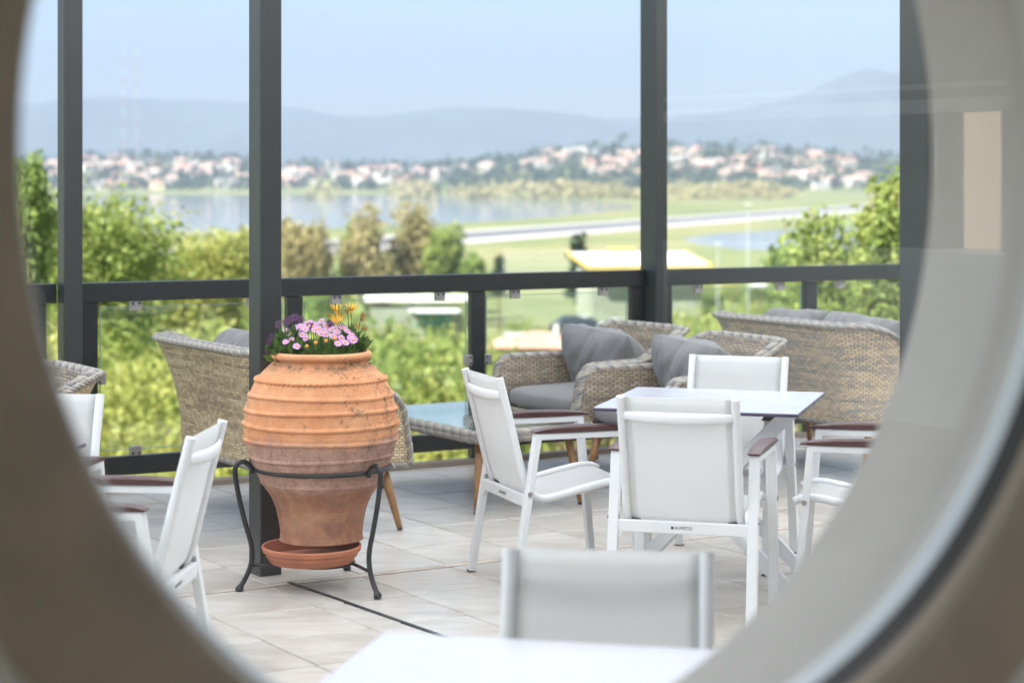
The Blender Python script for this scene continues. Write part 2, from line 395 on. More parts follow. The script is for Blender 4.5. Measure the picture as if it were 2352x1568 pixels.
# ------------------------------------------------------------------ terrain
SEA = -21.6
RIDGE = [(-600,20),(0,20),(195,24),(400,26),(570,22),(650,12),(800,8),(1000,12),(1150,22),(1300,36),(1450,46),(1640,42),(1800,36),(1960,30),(2100,22),(2500,16),(3200,10)]
def lerp_tab(t,x):
    for (x0,y0),(x1,y1) in zip(t,t[1:]):
        if x<=x1: 
            k=max(0,min(1,(x-x0)/(x1-x0))); return y0+(y1-y0)*k
    return t[-1][1]
def sstep(t): t=max(0,min(1,t)); return t*t*(3-2*t)
def terr(X,Y):
    b=-X*math.sin(YAW)+Y*math.cos(YAW)
    z=-3.3-max(0,b-11)*.105
    z=max(z,SEA)
    if b>150: z=SEA
    if Y>2350:
        az=CX+FPX*X/max(Y,1)
        top=lerp_tab(RIDGE,az)
        up=sstep((Y-2380)/950); dn=1-sstep((Y-3500)/1500)
        z=SEA+(top-SEA)*up*dn
    elif b<150:
        z+=.5*mnoise.noise(Vector((X*.06,Y*.06,3)))*min(1,max(0,(b-11)/12))
    return z
def hit(x,y,Y0=12,Y1=5200):
    dx=(x-CX)/FPX; dz=-(y-YH)/FPX; Y=Y0
    while Y<Y1:
        if EYE+dz*Y<=terr(dx*Y,Y): return Vector((dx*Y,Y,terr(dx*Y,Y)))
        Y*=1.004
    return None
rows=[-220,-120,-60,-30,-12,0,4,8,12]
y=12
while y<9800: y=y*1.045+1; rows.append(y)
ts=[-1.6,-1.2,-.9,-.7,-.55,-.45,-.38]+[k*.0125-.325 for k in range(53)]+[.38,.45,.55,.7,.9,1.2,1.6]
g=MB(); g.grid([[ (t*(abs(Y)+70),Y,terr(t*(abs(Y)+70),Y)) for t in ts] for Y in rows])
def m_ground():
    m,N,L,B=nt('meadow and marsh ground')
    geo=N.new('ShaderNodeNewGeometry')
    n=noisetex(N,L,.012,5,.6,vec=geo.outputs['Position']); n2=noisetex(N,L,.25,5,.65,vec=geo.outputs['Position'])
    c=ramp(N,L,n.outputs[0],[(.35,(.10,.15,.035)),(.5,(.19,.22,.06)),(.65,(.32,.27,.12))])
    L.new(mixc(N,L,.4,c,ramp(N,L,n2.outputs[0],[(.3,(.07,.10,.03)),(.7,(.30,.29,.13))])),B.inputs['Base Color'])
    B.inputs['Roughness'].default_value=.95; return m
tag(g.build('ground',m_ground(),smooth=True),kind='structure')
# mountains beyond the town
MT=[(-900,250),(-300,232),(50,238),(195,225),(240,221),(350,231),(570,235),(640,244),(700,250),(770,264),(850,268),(950,262),(1050,250),(1100,245),(1180,248),(1300,258),(1400,270),(1480,268),(1530,266),(1640,262),(1760,245),(1850,215),(1900,188),(1950,167),(1985,157),(2030,164),(2090,172),(2200,200),(2400,235),(3200,260)]
mt=MB(); P=[]
for i in range(26):
    v=i/16.0; row=[]
    for k in range(180):
        px=-900+4100*k/179
        Y=7200+2400*v if v<=1 else 9600+(v-1)*3000
        top=EYE+(YH-lerp_tab(MT,px))*9600/FPX
        X=(px-CX)/FPX*9600*(Y/9600)**.3
        h=sstep(v)**.9 if v<=1 else 1-.7*sstep((v-1)/.6)
        nz=mnoise.fractal(Vector((X*.0012,Y*.0012,5)),1.0,2.0,5)
        row.append((X,Y,SEA-3+(top-SEA)*h+nz*45*min(1,v*2)*(1-.8*max(0,1-abs(v-1)*5))))
    P.append(row)
mt.grid(P)
M['mount']=simple('mountain scrub',(.085,.11,.10),.95,0,.35,.002,coord='Object')
tag(mt.build('mountains',M['mount'],smooth=True),kind='structure')
# water
def m_water():
    m,N,L,B=nt('calm lagoon water'); B.inputs['Base Color'].default_value=(.22,.26,.27,1); B.inputs['Roughness'].default_value=.08; B.inputs['IOR'].default_value=1.33
    geo=N.new('ShaderNodeNewGeometry'); mp=N.new('ShaderNodeMapping'); mp.inputs['Scale'].default_value=(.25,.05,.1); L.new(geo.outputs['Position'],mp.inputs[0])
    n=noisetex(N,L,1,3,.5,vec=mp.outputs[0]); return m
M['water']=m_water()
def gp(x,y,dz=0): 
    Y=(EYE-SEA-dz)*FPX/(y-YH); return (( x-CX)*Y/FPX,Y,SEA+dz)
def sheet(name,pts,m,dz):
    b=MB(); b.add([gp(x,y,dz) for x,y in pts],[tuple(range(len(pts)))]); return tag(b.build(name,m),kind='structure')
sheet('lagoon',[(-300,533),(300,531),(520,530),(700,527),(830,520),(980,515),(1130,508),(1260,500),(1380,488),(1470,476),(1440,468),(1340,460),(1240,456),(1120,453),(1000,449),(800,447),(600,445.5),(400,445),(200,445),(-300,446)],M['water'],.02)
sheet('pond',[(1565,548),(1600,560),(1700,573),(1850,575),(2050,572),(2250,565),(2250,520),(2050,518),(1900,521),(1780,528),(1650,536)],M['water'],.02)
# runway: asphalt strip with pale shoulders, crossing the view
rd=Vector((.372,.928)); rn=Vector((-.928,.372)); rc=Vector((-6,800))
for name,o0,o1,mm,dz in(('runway',-16,14,M['asphalt'],.03),('runway_shoulder',-36,-16,M['concrete'],.034),('runway_shoulder',14,27,M['concrete'],.034)):
    b=MB(); q=[rc+rd*s+rn*o for s,o in((-260,o0),(1150,o0),(1150,o1),(-260,o1))]
    b.add([(p.x,p.y,SEA+dz) for p in q],[(0,1,2,3)]); tag(b.build(name,mm),kind='structure')

# ------------------------------------------------------------------ foliage helpers
def leaf_mesh(name, centers, per, spread, size, mat, seed, aspect=1.6, up=.25):
    rg=np.random.default_rng(seed); c=np.repeat(np.asarray(centers,float),per,axis=0); n=len(c)
    sp=np.asarray(spread) if not np.isscalar(spread) else spread
    p=c+rg.normal(size=(n,3))*sp*.5
    a=rg.normal(size=(n,3)); a/=np.linalg.norm(a,axis=1)[:,None]
    b=rg.normal(size=(n,3)); b[:,2]*=.6; b-=a*(a*b).sum(1)[:,None]; b/=np.linalg.norm(b,axis=1)[:,None]
    s=size*(.45+1.15*rg.random(n)**1.7)[:,None]
    v=np.stack([p-a*s*aspect*.5,p+b*s*.5,p+a*s*aspect*.5,p-b*s*.5],1).reshape(-1,3)
    me=bpy.data.meshes.new(name); me.vertices.add(n*4); me.loops.add(n*4); me.polygons.add(n)
    me.vertices.foreach_set('co',v.ravel()); me.loops.foreach_set('vertex_index',np.arange(n*4,dtype=np.int32))
    me.polygons.foreach_set('loop_start',np.arange(0,n*4,4,dtype=np.int32)); me.materials.append(mat); me.update(calc_edges=True)
    return me
def crown_centers(seed, r, n, lobes=7, base=0):
    rg=np.random.default_rng(seed); L=[]
    lob=[(np.array([rg.uniform(-.55,.55)*r[0],rg.uniform(-.55,.55)*r[1],rg.uniform(-.5,.75)*r[2]]),rg.uniform(.35,.62)) for _ in range(lobes)]
    out=[]
    while len(out)<n:
        c,k=lob[rg.integers(len(lob))]
        d=rg.normal(size=3); d/=np.linalg.norm(d); d*=(.55+.5*rg.random())
        q=c+d*np.array(r)*k
        out.append(q+np.array([0,0,base]))
    return out
def link(name, me, parent=None, loc=(0,0,0)):
    o=bpy.data.objects.new(name,me); col.objects.link(o); o.parent=parent; o.location=loc; return o
def trunk_mb(h, r, seed, limbs=4, spread=.5, bend=.1):
    g=random.Random(seed); mb=MB()
    pts=[(bend*math.sin(k*1.3)*k/5,bend*math.cos(k*1.7)*k/5,h*k/5) for k in range(6)]
    mb.tube(pts,[r*(1-.13*k) for k in range(6)],7)
    for k in range(limbs):
        a=k*2*math.pi/limbs+g.uniform(-.4,.4); z0=h*(.5+.35*g.random()); 
        mb.tube([(0,0,z0),(math.cos(a)*spread*.5,math.sin(a)*spread*.5,z0+h*.18),(math.cos(a)*spread,math.sin(a)*spread,z0+h*.42)],[r*.5,r*.35,r*.15],5)
    return mb
def tree(name,label,cat,loc,r,h,mat,seed,n=170,per=26,spread=None,size=.2,group=None,lobes=8,trunk_r=None):
    # loc: foot of the trunk, h: height of the crown centre above it
    t=empty(name,loc); tag(t,label,cat,group)
    sp=spread or min(r)*.33
    me=leaf_mesh('crown',crown_centers(seed,r,n,lobes,h),per,sp,size,mat,seed)
    link('crown',me,t)
    trunk_mb(h+r[2]*.3,trunk_r or .011*(h+r[2]),seed,5,min(r)*.7).build('trunk',M['bark'],t,smooth=True)
    return t

# ------------------------------------------------------------------ terrace floor
TS=.425; TO=Vector((-.4125,8.164)); LOFF=(-.0141,-.0503)
fb=MB(); q=[W(-3,2.3,-.012),W(13.5,2.3,-.012),W(13.5,10.16,-.012),W(-3,10.16,-.012)]
q2=[p-Vector((0,0,.35)) for p in q]
fb.add(q+q2,[(0,1,2,3),(7,6,5,4),(0,4,5,1),(1,5,6,2),(2,6,7,3),(3,7,4,0)])
floor=tag(fb.build('terrace_floor',M['grout']),kind='structure')
tm=MB(); h=TS/2-.0030; bz=.004
tm.add([(-h,-h,-.012),(h,-h,-.012),(h,h,-.012),(-h,h,-.012),(-h,-h,-bz),(h,-h,-bz),(h,h,-bz),(-h,h,-bz)]+[(sx*(h-.003),sy*(h-.003),0) for sx,sy in((-1,-1),(1,-1),(1,1),(-1,1))],
  [(0,1,5,4),(1,2,6,5),(2,3,7,6),(3,0,4,7),(4,5,9,8),(5,6,10,9),(6,7,11,10),(7,4,8,11),(8,9,10,11)])
t0=tm.build('tile',M['tile'],floor); tme=t0.data; bpy.data.objects.remove(t0)
far_tiles=MB(); ntile=0; tiles=[]
for i in range(-16,30):
    for j in range(-17,8):
        o=(0,0) if j>=1 else LOFF
        c=TO+D2*((i+.5)*TS+o[0])+N2*((j+.5)*TS+o[1])
        a,b=AB(c.x,c.y)
        hi=min(b+TS/2,10.094); cut=(hi-(b-TS/2))/TS
        if cut<.12 or b<2.5 or not(-2.8<a<13.2): continue
        c=c+N2*((hi+(b-TS/2))/2-b)
        u=CX+FPX*c.x/c.y; v=YH+FPX*(EYE-fl(c.x,c.y))/c.y
        vis=-60<u<2300 and v<1680
        tiles.append((not vis,c.y,c,cut))
tiles.sort(key=lambda t:(t[0],t[1]))
for k,(hid,_,c,cut) in enumerate(tiles):
    if k<300 and not hid:
        o=bpy.data.objects.new('tile',tme); col.objects.link(o); o.parent=floor
        o.location=(c.x,c.y,fl(c.x,c.y)+rnd.uniform(-.0006,.0006)); o.rotation_euler=(rnd.uniform(-.0015,.0015),TILT+rnd.uniform(-.0015,.0015),YAW); o.scale=(1,cut,1)
    else:
        Mx=Matrix.Rotation(YAW,3,'Z'); 
        far_tiles.add([Mx@Vector(v.co)+Vector((c.x,c.y,fl(c.x,c.y))) for v in tme.vertices],[tuple(p.vertices) for p in tme.polygons])
if far_tiles.v: tag(far_tiles.build('floor_tiles',M['tile'],floor),kind='stuff')
sp0=G(664,1337);sp1=G(1010,1459); ms=MB(); dd=(sp1-sp0); sp1=sp0+dd*1.6
ms.bar((sp0.x,sp0.y,fl(sp0.x,0)+.001),(sp1.x,sp1.y,fl(sp1.x,0)+.001),.016,.008,side=(dd.y,-dd.x,0)); ms.build('metal_strip',M['rail'],floor)
jf=MB(); jc=TO+N2*(1*TS-.024); jf.bar((jc.x-D2.x*6,jc.y-D2.y*6,fl(jc.x-D2.x*6,0)-.003),(jc.x+D2.x*9,jc.y+D2.y*9,fl(jc.x+D2.x*9,0)-.003),.046,.006,side=(N2.x,N2.y,0)); jf.build('joint_filler',M['filler'],floor)
# kerb trim under the railing
kb=MB()
p0=W(-3,10.13,.012);p1=W(13.5,10.13,.012); kb.bar(p0,p1,.062,.034,side=(N2.x,N2.y,0))
tag(kb.build('kerb',M['kerbm'],bevel=.003),kind='structure')

# ------------------------------------------------------------------ posts, canopy, glass railing
def post(a0,a1,b0,b1,label):
    m=MB(); c=W((a0+a1)/2,(b0+b1)/2); 
    m.box((0,0,1.5),(a1-a0,b1-b0,3.1),None)
    r=empty('post',c,YAW); tag(r,label,'post','steel posts of the terrace canopy')
    m.build('shaft',M['post'],r,bevel=.006)
    return r
post(3.585,3.685,10.00,10.105,'grey steel post left of the urn, standing in the railing line')
post(3.611,3.711,7.715,7.83,'grey steel post right behind the terracotta urn, standing free on the tiles')
post(7.32,7.405,10.00,10.17,'grey steel post standing in the railing behind the wicker armchairs')
post(7.245,7.32,7.60,7.79,'dark grey post beside the right edge of the round window')
cn=empty('canopy',W(4,6.4,3.16)); tag(cn,'unseen white canvas awning on grey beams, added to shade and softly light the terrace','awning')  # unseen roof over the posts, its canvas made translucent to light the terrace
cm=MB(); n=48
P=[[ (D2.x*a+N2.x*b,D2.y*a+N2.y*b,.035*math.cos((b-2.3)*2*math.pi/1.35)) for b in [ -4.05+8.4*k/n for k in range(n+1)]] for a in(-9.0,-3,3,9.5)]
cm.grid(P); cm.build('canvas',M['canvas'],cn,smooth=True)
for a in(-.32,3.35):
    m=MB(); c=W(a,0,-.12,False); m.bar(W(a,-4.05,-.12,False),W(a,4.35,-.12,False),.08,.12,side=(D2.x,D2.y,0)); m.build('beam',M['post'],cn)
def railing(a0,a1,stiles,label):
    r=empty('glass_railing',W((a0+a1)/2,10.135)); tag(r,label,'railing','glass railing sections along the terrace edge')
    base=r.location
    def bx(name,aa,bb,b0,b1,z0,z1,mat,par=r,bev=.004,off=Vector((0,0,0))):
        m=MB(); lo=W(aa,(b0+b1)/2,(z0+z1)/2)-base; hi=W(bb,(b0+b1)/2,(z0+z1)/2)-base
        m.bar(lo,hi,b1-b0,z1-z0,side=(N2.x,N2.y,0)); return m.build(name,mat,par,bevel=bev)
    bx('top_rail',a0,a1,10.095,10.165,1.0,1.10,M['rail'])
    bx('bottom_rail',a0,a1,10.105,10.155,.088,.187,M['rail'])
    for s in stiles: 
        m=MB(); c=W(s,10.13)-base; m.box((c.x,c.y,c.z+.515),(.092,.05,.965),Matrix.Rotation(YAW,3,'Z')); m.build('stile',M['rail'],r,bevel=.004)
    for s0,s1 in zip(stiles,stiles[1:]):
        g0,g1=s0+.046+.022,s1-.046-.022
        gl=MB(); lo=W(g0,10.135,.595)-base; hi=W(g1,10.135,.595)-base
        gl.bar(lo,hi,.010,.745,side=(N2.x,N2.y,0)); pane=gl.build('glass_pane',M['glass'],r)
        ed=MB()
        for z in(.221,.969): ed.bar(W(g0,10.135,z)-base,W(g1,10.135,z)-base,.011,.003,side=(N2.x,N2.y,0))
        for s in(g0,g1): ed.bar(W(s,10.135,.221)-base,W(s,10.135,.969)-base,.011,.003,side=(N2.x,N2.y,0))
        ed.build('glass_edge',M['glassedge'],pane)
        for ca,cz,v in((s0+.255,.975,0),(s1-.255,.975,0),(s0+.255,.212,0),(s1-.255,.212,0),(s0+.066,.6,1),(s1-.066,.6,1)):
            k=MB(); c=W(ca,10.118,cz)-base; k.box(c,(.062,.03,.05) if not v else (.05,.03,.062),Matrix.Rotation(YAW,3,'Z')); ko=k.build('clamp',M['clamp'],pane,bevel=.003)
            for e in(-1,1):
                cc=c+Vector((D2.x,D2.y,0))*(.017*e if not v else (-.012 if ca<s0+.1 else .012))+Vector((0,0,(.012 if cz>.5 else -.012) if not v else .018*e))-Vector((N2.x,N2.y,0))*.016
                sc=MB(); sc.tube([cc,cc-Vector((N2.x,N2.y,0))*.003],.007,8); sc.build('screw',M['screw'],pane)
railing(-.2,3.58,[-.1,1.08,2.29,3.48],'glass railing section at the far left behind the grey post')
railing(3.692,7.315,[3.76,4.943,6.121,7.262],'glass railing section with three panes behind urn and coffee table')
railing(7.41,11.2,[7.47,8.64,9.84,11.1],'glass railing section at the right behind the wicker sofa')

# ------------------------------------------------------------------ the room behind the camera, wall with the round window
AC,ZC=1.402,1.709
RI,RG,RO=.766,.722,.806
wm=MB(); seg=128
def ringrect(r,a):
    # point on the wall rectangle in direction a
    hw,hu,hd=2.6,1.55,1.70; c,s=math.cos(a),math.sin(a)
    k=min((hw/abs(c)) if abs(c)>1e-6 else 1e9,(hu/s if s>1e-6 else (hd/-s if s<-1e-6 else 1e9))); return c*k,s*k
def wp(u,b,z): return W(AC+u,b,ZC+z,False)
rings=[]
for kind,(b,r) in enumerate(((1.93,None),(1.93,.7575),(2.0005,.7575),(2.016,.7575),(2.30,RO),(2.30,None))):
    row=[]
    for k in range(seg):
        a=2*math.pi*(k+.5)/seg
        u,z=(ringrect(0,a) if r is None else (r*math.cos(a),r*math.sin(a)))
        row.append(wp(u,b,z))
    rings.append(row)
for i,mi in((0,1),(1,1),(2,0),(3,0),(4,2)): wm.grid([rings[i],rings[i+1]],mi=mi,wrap=True,flip=True)
for a0,a1,z0,z1 in((-2.5,AC-2.6,0,3.3),(AC+2.6,10,0,3.3)):
    lo=W(a0,2.115,1.65,False);hi=W(a1,2.115,1.65,False); wm.bar(lo,hi,.37,3.3,side=(N2.x,N2.y,0),mi=2)
tag(wm.build('wall',[M['cream'],M['brownwall'],M['facade']]),kind='structure')
rw=empty('round_window',W(AC,2.0,ZC,False),YAW); tag(rw,'large round window with pale ring and black gasket in the thick wall','window')
def yl(prof,name,mat,par,seg=160,closed=True,sm=True):
    m=MB(); m.lathe([(r,y) for r,y in prof],seg,closed=closed)
    m.v=[(x,z,-y) if False else (x,z,y) for x,y,z in m.v]; return m.build(name,mat,par,smooth=sm,auto=35)
yl([(.731,.0),(.731,.004),(.757,.004),(.757,-.0195),(.7385,-.0195)],'ring',M['ringm'],rw)
yl([(.7388,-.020),(.757,-.020),(.757,-.0475),(.7482,-.0475)],'gasket',M['gasket'],rw)
yl([(.7485,-.048),(.7572,-.048),(.7572,-.0695),(.7552,-.0695)],'inner_ring',M['innerring'],rw)
yl([(.7590,-.068),(.760,-.076),(.79,-.082),(.85,-.081),(.91,-.077),(.915,-.068)],'inner_trim',M['trim'],rw)
gm=MB(); gm.lathe([(0.0005,.006),(.752,.006),(.752,.012),(.0005,.012)],96); gm.v=[(x,z,y) for x,y,z in gm.v]; gm.build('glass_pane',M['windowglass'],rw)
rm=MB()
def slab(mb,a0,a1,b0,b1,z0,z1,mi=0): mb.bar(W((a0+a1)/2,b0,(z0+z1)/2,False),W((a0+a1)/2,b1,(z0+z1)/2,False),a1-a0,z1-z0,side=(D2.x,D2.y,0),mi=mi)
slab(rm,-2.4,10,-9,2.3,-.2,0); tag(rm.build('room_floor',M['roomfloor']),kind='structure')
rm=MB(); slab(rm,-2.6,3.4,-9.3,2.34,3.3,3.6); slab(rm,3.4,10.3,1.5,2.34,3.3,3.6); slab(rm,3.4,10.3,-9.3,-8.9,3.3,3.6); slab(rm,9.9,10.3,-8.9,1.5,3.3,3.6); tag(rm.build('room_ceiling',M['ceil']),kind='structure')
rm=MB(); slab(rm,3.4,9.9,-8.9,1.5,3.40,3.402); tag(rm.build('diffuser',M['canvas']),'unseen white canvas added as skylight over the side room behind the camera','diffuser')  # unseen sheet added to let daylight onto the wall mirrored in the window
rm=MB(); slab(rm,3.8,10,-9.3,-9,0,3.3); slab(rm,-2.2,3.8,-9.3,-9,0,.3)
tag(rm.build('room_wall',M['darkwall']),kind='structure')
rm=MB(); slab(rm,-2.5,-2.2,-9,2.3,0,.15); slab(rm,-2.5,-2.2,-9,2.3,3.2,3.3)
for b in(-9,-5.4,-1.8,1.9): slab(rm,-2.5,-2.2,b,b+.25,.15,3.2)
tag(rm.build('room_wall',M['brownwall']),kind='structure')
rm=MB(); slab(rm,9.6,10.3,-9.3,2.3,0,1.16); tag(rm.build('mirrored_low_wall',M['alu']),'unseen low wall under the end window, made white to brighten the reflection in the round window','low wall')  # unseen wall made white so the round window reflects a light lower band
rm=MB(); slab(rm,10,10.3,-9.3,2.3,2.14,3.3)
for b,b2 in((-9.3,-6.4),(-5.75,-5.5),(-1.2,2.3)): slab(rm,10,10.3,b,b2,1.16,2.14)
tag(rm.build('room_wall',M['facade']),kind='structure')
rm=MB(); slab(rm,9.6,9.75,-9,1.9,2.09,2.18); slab(rm,9.6,9.75,-9,1.9,2.25,2.285)
tag(rm.build('ceiling_beam',M['ceil']),'pale horizontal beam across the end of the room behind the camera','beam')
hb=MB(); slab(hb,13,18,-14,0,-3.3,5.5)
hr=empty('mirrored_beige_wall',(0,0,0)); tag(hr,'unseen beige wall added behind the camera to be mirrored in the round window','house'); hb.build('wall',M['beige'],hr)  # unseen sunlit wall added to give the round window its beige reflection

# ------------------------------------------------------------------ terracotta urn on its iron stand, saucer, flowers
PC=Vector((-.773,8.272,0)); PZ=fl(PC.x,0)
K=8.272/FPX
urn=empty('terracotta_urn',(PC.x-.004,PC.y,PZ)); tag(urn,'big weathered terracotta urn with ridged belly held in a black iron stand','urn')
sil=[(96,1236),(94,1222),(97,1194),(104,1162),(116,1134),(133,1110),(140,1103),(141,1096),(146,1086),(156,1063),(163,1043),(170,1022),(177,990),(176,965),(171.5,932),(163,899),(147,866),(128,846),(113,832),(109,826),(113,822),(118,817),(118.5,811),(114,806),(107,805),(101,810),(98,820)]
prof=[(r*K,EYE-(y-YH)*K-.006) for r,y in sil]
ridges=[(1042,.007,.009),(1003,.009,.010),(968,.009,.010),(934,.009,.010),(902,.008,.010)]
fine=[]
for (r0,z0),(r1,z1) in zip(prof,prof[1:]):
    n=max(1,int(math.hypot(r1-r0,z1-z0)/.004))
    for k in range(n): t=k/n; fine.append((r0+(r1-r0)*t,z0+(z1-z0)*t))
fine.append(prof[-1])
rz=[(EYE-(y-YH)*K-.006,a,w) for y,a,w in ridges]
def urnf(r,z,a):
    add=0
    if r>.12:
        for z0,amp,w in rz:
            zz=z-z0-.003*math.sin(a*2+z0*40)
            add+=amp*max(0,1-(zz/w)**2)**1.0 if abs(zz)<w else 0
    return r+add+.002*math.sin(3*a+z*4)+.0015*mnoise.noise(Vector((math.cos(a)*6,math.sin(a)*6,z*12))),z
ub=MB(); ub.lathe(fine,120,f=urnf); ub.add([(0,0,prof[0][1])]+[(prof[0][0]*math.cos(2*math.pi*k/40),prof[0][0]*math.sin(2*math.pi*k/40),prof[0][1]+.001) for k in range(40)],[(0,1+(k+1)%40,1+k) for k in range(40)])
ub.build('body',M['terracotta'],urn,smooth=True)
rope=MB(); zr=EYE-(868-YH)*K-.006; rr=147*K
pts=[];rad=[]
for k in range(480):
    a=2*math.pi*k/480; pts.append(((rr+.002)*math.cos(a),(rr+.002)*math.sin(a),zr)); rad.append(.0080+.0034*math.sin(a*75))
rope.tube(pts,rad,8,closed=True); rope.build('rope_band',M['terracotta'],urn,smooth=True)
so=MB(); so.lathe([(.0005,.925),(.10,.928),(.176,.918)],40); so.build('soil',M['soil'],urn,smooth=True)

st=empty('iron_stand',(PC.x,PC.y,PZ)); tag(st,'black wrought iron three legged stand carrying the urn','stand')
rb=MB(); RR=.277; RZ=.487
rb.tube([(RR*math.cos(2*math.pi*k/72),RR*math.sin(2*math.pi*k/72),RZ) for k in range(72)],.0085,8,closed=True); rb.build('ring',M['iron'],st,smooth=True)
lr=MB(); LB=[Vector((x,y,0)).normalized()*.286+Vector((0,0,.1)) for x,y in((-.328,-.111),(.08,.353),(.247,-.243))]
for p0,p1 in((LB[0],LB[1]),(LB[1],LB[2])):
    mid=(p0+p1)/2*.72; mid.z=.1; lr.tube(smoothpath([p0,(p0+mid)/2*1.0,mid,(p1+mid)/2,p1],6),.007,8)
lr.tube([(.13*math.cos(2*math.pi*k/40),.13*math.sin(2*math.pi*k/40),.098) for k in range(40)],.006,8,closed=True)
lr.tube([LB[0],LB[0]*.45+Vector((0,0,.055))],.006,6)
lr.build('lower_ring',M['iron'],st,smooth=True)
for x,y in((-.328,-.111),(.247,-.243),(.08,.353)):
    a=math.atan2(y,x); c,s=math.cos(a),math.sin(a)
    pr=[(.286,.472),(.290,.492),(.305,.510),(.326,.521),(.347,.512),(.357,.487),(.352,.44),(.337,.36),(.312,.26),(.292,.19),(.288,.14),(.296,.095),(.316,.05),(.340,.012)]
    lb=MB(); lb.tube(smoothpath([(r*c,r*s,z) for r,z in pr],5),.0105,9); leg=lb.build('leg',M['iron'],st,smooth=True)
    fb_=MB(); fb_.tube([(.332*c,.332*s,.024),(.339*c,.339*s,.012),(.343*c,.343*s,0.001)],[.012,.017,.015],10); fb_.build('foot',M['foot'],leg,smooth=True)
sc=empty('saucer',(PC.x-.04,PC.y-.02,PZ+.105)); tag(sc,'round terracotta saucer on the stand under the urn','saucer')
sb=MB(); sb.lathe([(.0005,0),(.165,0),(.172,.006),(.178,.022),(.186,.025),(.190,.042),(.199,.046),(.203,.062),(.200,.068),(.193,.067),(.186,.045),(.175,.018),(.0005,.014)],96); sb.build('dish',M['saucer'],sc,smooth=True,auto=40)

def blade_mesh(name,n,seed,rx,ry,z0,z1,size,mat,cx0=0,cy0=0,asp=6):
    rg=np.random.default_rng(seed); th=rg.random(n)*2*np.pi; rr=np.sqrt(rg.random(n)); 
    X=cx0+rx*rr*np.cos(th); Y=cy0+ry*rr*np.sin(th); Z=z0+(z1-z0)*(1-rr**2)*rg.random(n)**.5
    p=np.stack([X,Y,Z],1); out=np.stack([np.cos(th)*rr,np.sin(th)*rr,.7+.6*rg.random(n)],1)+rg.normal(size=(n,3))*.5
    out/=np.linalg.norm(out,axis=1)[:,None]; sd_=np.cross(out,rg.normal(size=(n,3))); sd_/=np.linalg.norm(sd_,axis=1)[:,None]
    L_=(size*(.6+.8*rg.random(n)))[:,None]
    v=np.stack([p,p+out*L_*.5+sd_*L_/asp,p+out*L_,p+out*L_*.5-sd_*L_/asp],1).reshape(-1,3)
    me=bpy.data.meshes.new(name); me.vertices.add(n*4); me.loops.add(n*4); me.polygons.add(n)
    me.vertices.foreach_set('co',v.ravel()); me.loops.foreach_set('vertex_index',np.arange(n*4,dtype=np.int32))
    me.polygons.foreach_set('loop_start',np.arange(0,n*4,4,dtype=np.int32)); me.materials.append(mat); me.update(calc_edges=True); return me
def daisy(np_,r,cr,cup,mats,seed=0):
    g=random.Random(seed); m=MB()
    for k in range(np_):
        a=2*math.pi*k/np_+g.uniform(-.08,.08); c,s=math.cos(a),math.sin(a); w=r*.135; l=r*g.uniform(.86,1.08)
        def q(rad,off): return (c*rad-s*off,s*rad+c*off,cup*(rad/r)**1.3*r+.001*g.random())
        m.add([q(cr*.6,0),q(l*.55,w),q(l*.92,w*.7),q(l,0),q(l*.92,-w*.7),q(l*.55,-w)],[(0,1,2,3,4,5)])
    m.lathe([(cr,-.001),(cr*.95,cr*.35),(cr*.6,cr*.62),(.0003,cr*.72)],10,mi=1)
    return m.build('flower',mats)
def face(o,d,par,loc,spin=0):
    o.parent=par; o.location=loc; o.rotation_mode='QUATERNION'; o.rotation_quaternion=Vector(d).to_track_quat('Z','Y')
FK=.12755*.875
def fpx(u,v,Y): return at(680*.875+u*FK,780*.875+v*FK,Y)
base=Vector((PC.x,PC.y,PZ))
pk=empty('pink_daisy_plant',base); tag(pk,'mound of pink daisies with orange centres filling the front of the urn','plant','flowering plants in the urn')
link('foliage',blade_mesh('foliage',2600,5,.155,.155,.905,.985,.036,M['leaf_pot'],.02,-.01,9),pk)['kind']='stuff'
protos=[daisy(15,.0175,.0062,.05,[M['petal_pink'],M['disc']],k) for k in range(3)]
pos=[(960,840),(1160,675),(1275,750),(1372,760),(1495,665),(1690,840),(1630,955),(1780,935),(770,705),(660,890),(545,920),(770,1010),(890,770),(690,660),(950,665),(985,540),(1400,620),(1365,565),(1740,655),(1880,850),(1905,780),(865,600),(1060,560),(1280,490),(630,770),(1530,800),(1670,600),(1000,610),(1110,610),(1440,590),(1570,640),(730,620),(830,650),(1220,660),(1330,690),(1600,720),(1820,700),(600,830),(1060,520),(1160,560),(1490,545),(560,700),(1950,880)]
for k,(u,v) in enumerate(pos):
    t=(1050-v)/560.0; Yd=PC.y-.165+.27*t
    p=fpx(u,v,Yd)-base; pr=protos[k%3]
    o=pr if k<3 else pr.copy()
    if k>=3: col.objects.link(o)
    d=Vector((p.x*2.2+rnd.uniform(-.5,.5),-.75-.3*(1-t)+rnd.uniform(-.3,.3),.75+rnd.uniform(-.2,.4)))
    face(o,d,pk,p); s=rnd.uniform(.85,1.12); o.scale=(s,s,s)
dd=daisy(9,.010,.007,-.9,[M['dry'],M['disc']],9)
for k,(u,v) in enumerate([(985,1000),(1375,890),(1165,930),(1565,850)]):
    o=dd if k==0 else dd.copy()
    if k: col.objects.link(o)
    face(o,(rnd.uniform(-.2,.2),-.6,.8),pk,fpx(u,v,PC.y-.16)-base)
sm=MB()
for u,v in pos[:30]:
    t=(1050-v)/560.0; p=fpx(u,v,PC.y-.165+.27*t)-base; sm.tube([p+Vector((0,.004,-.004)),Vector((p.x*.8,p.y*.7,.93))],.0013,4)
sm.build('stems',M['stem'],pk)
pp=empty('purple_daisy_plant',base); tag(pp,'dark purple daisies spilling over the left side of the urn rim','plant','flowering plants in the urn')
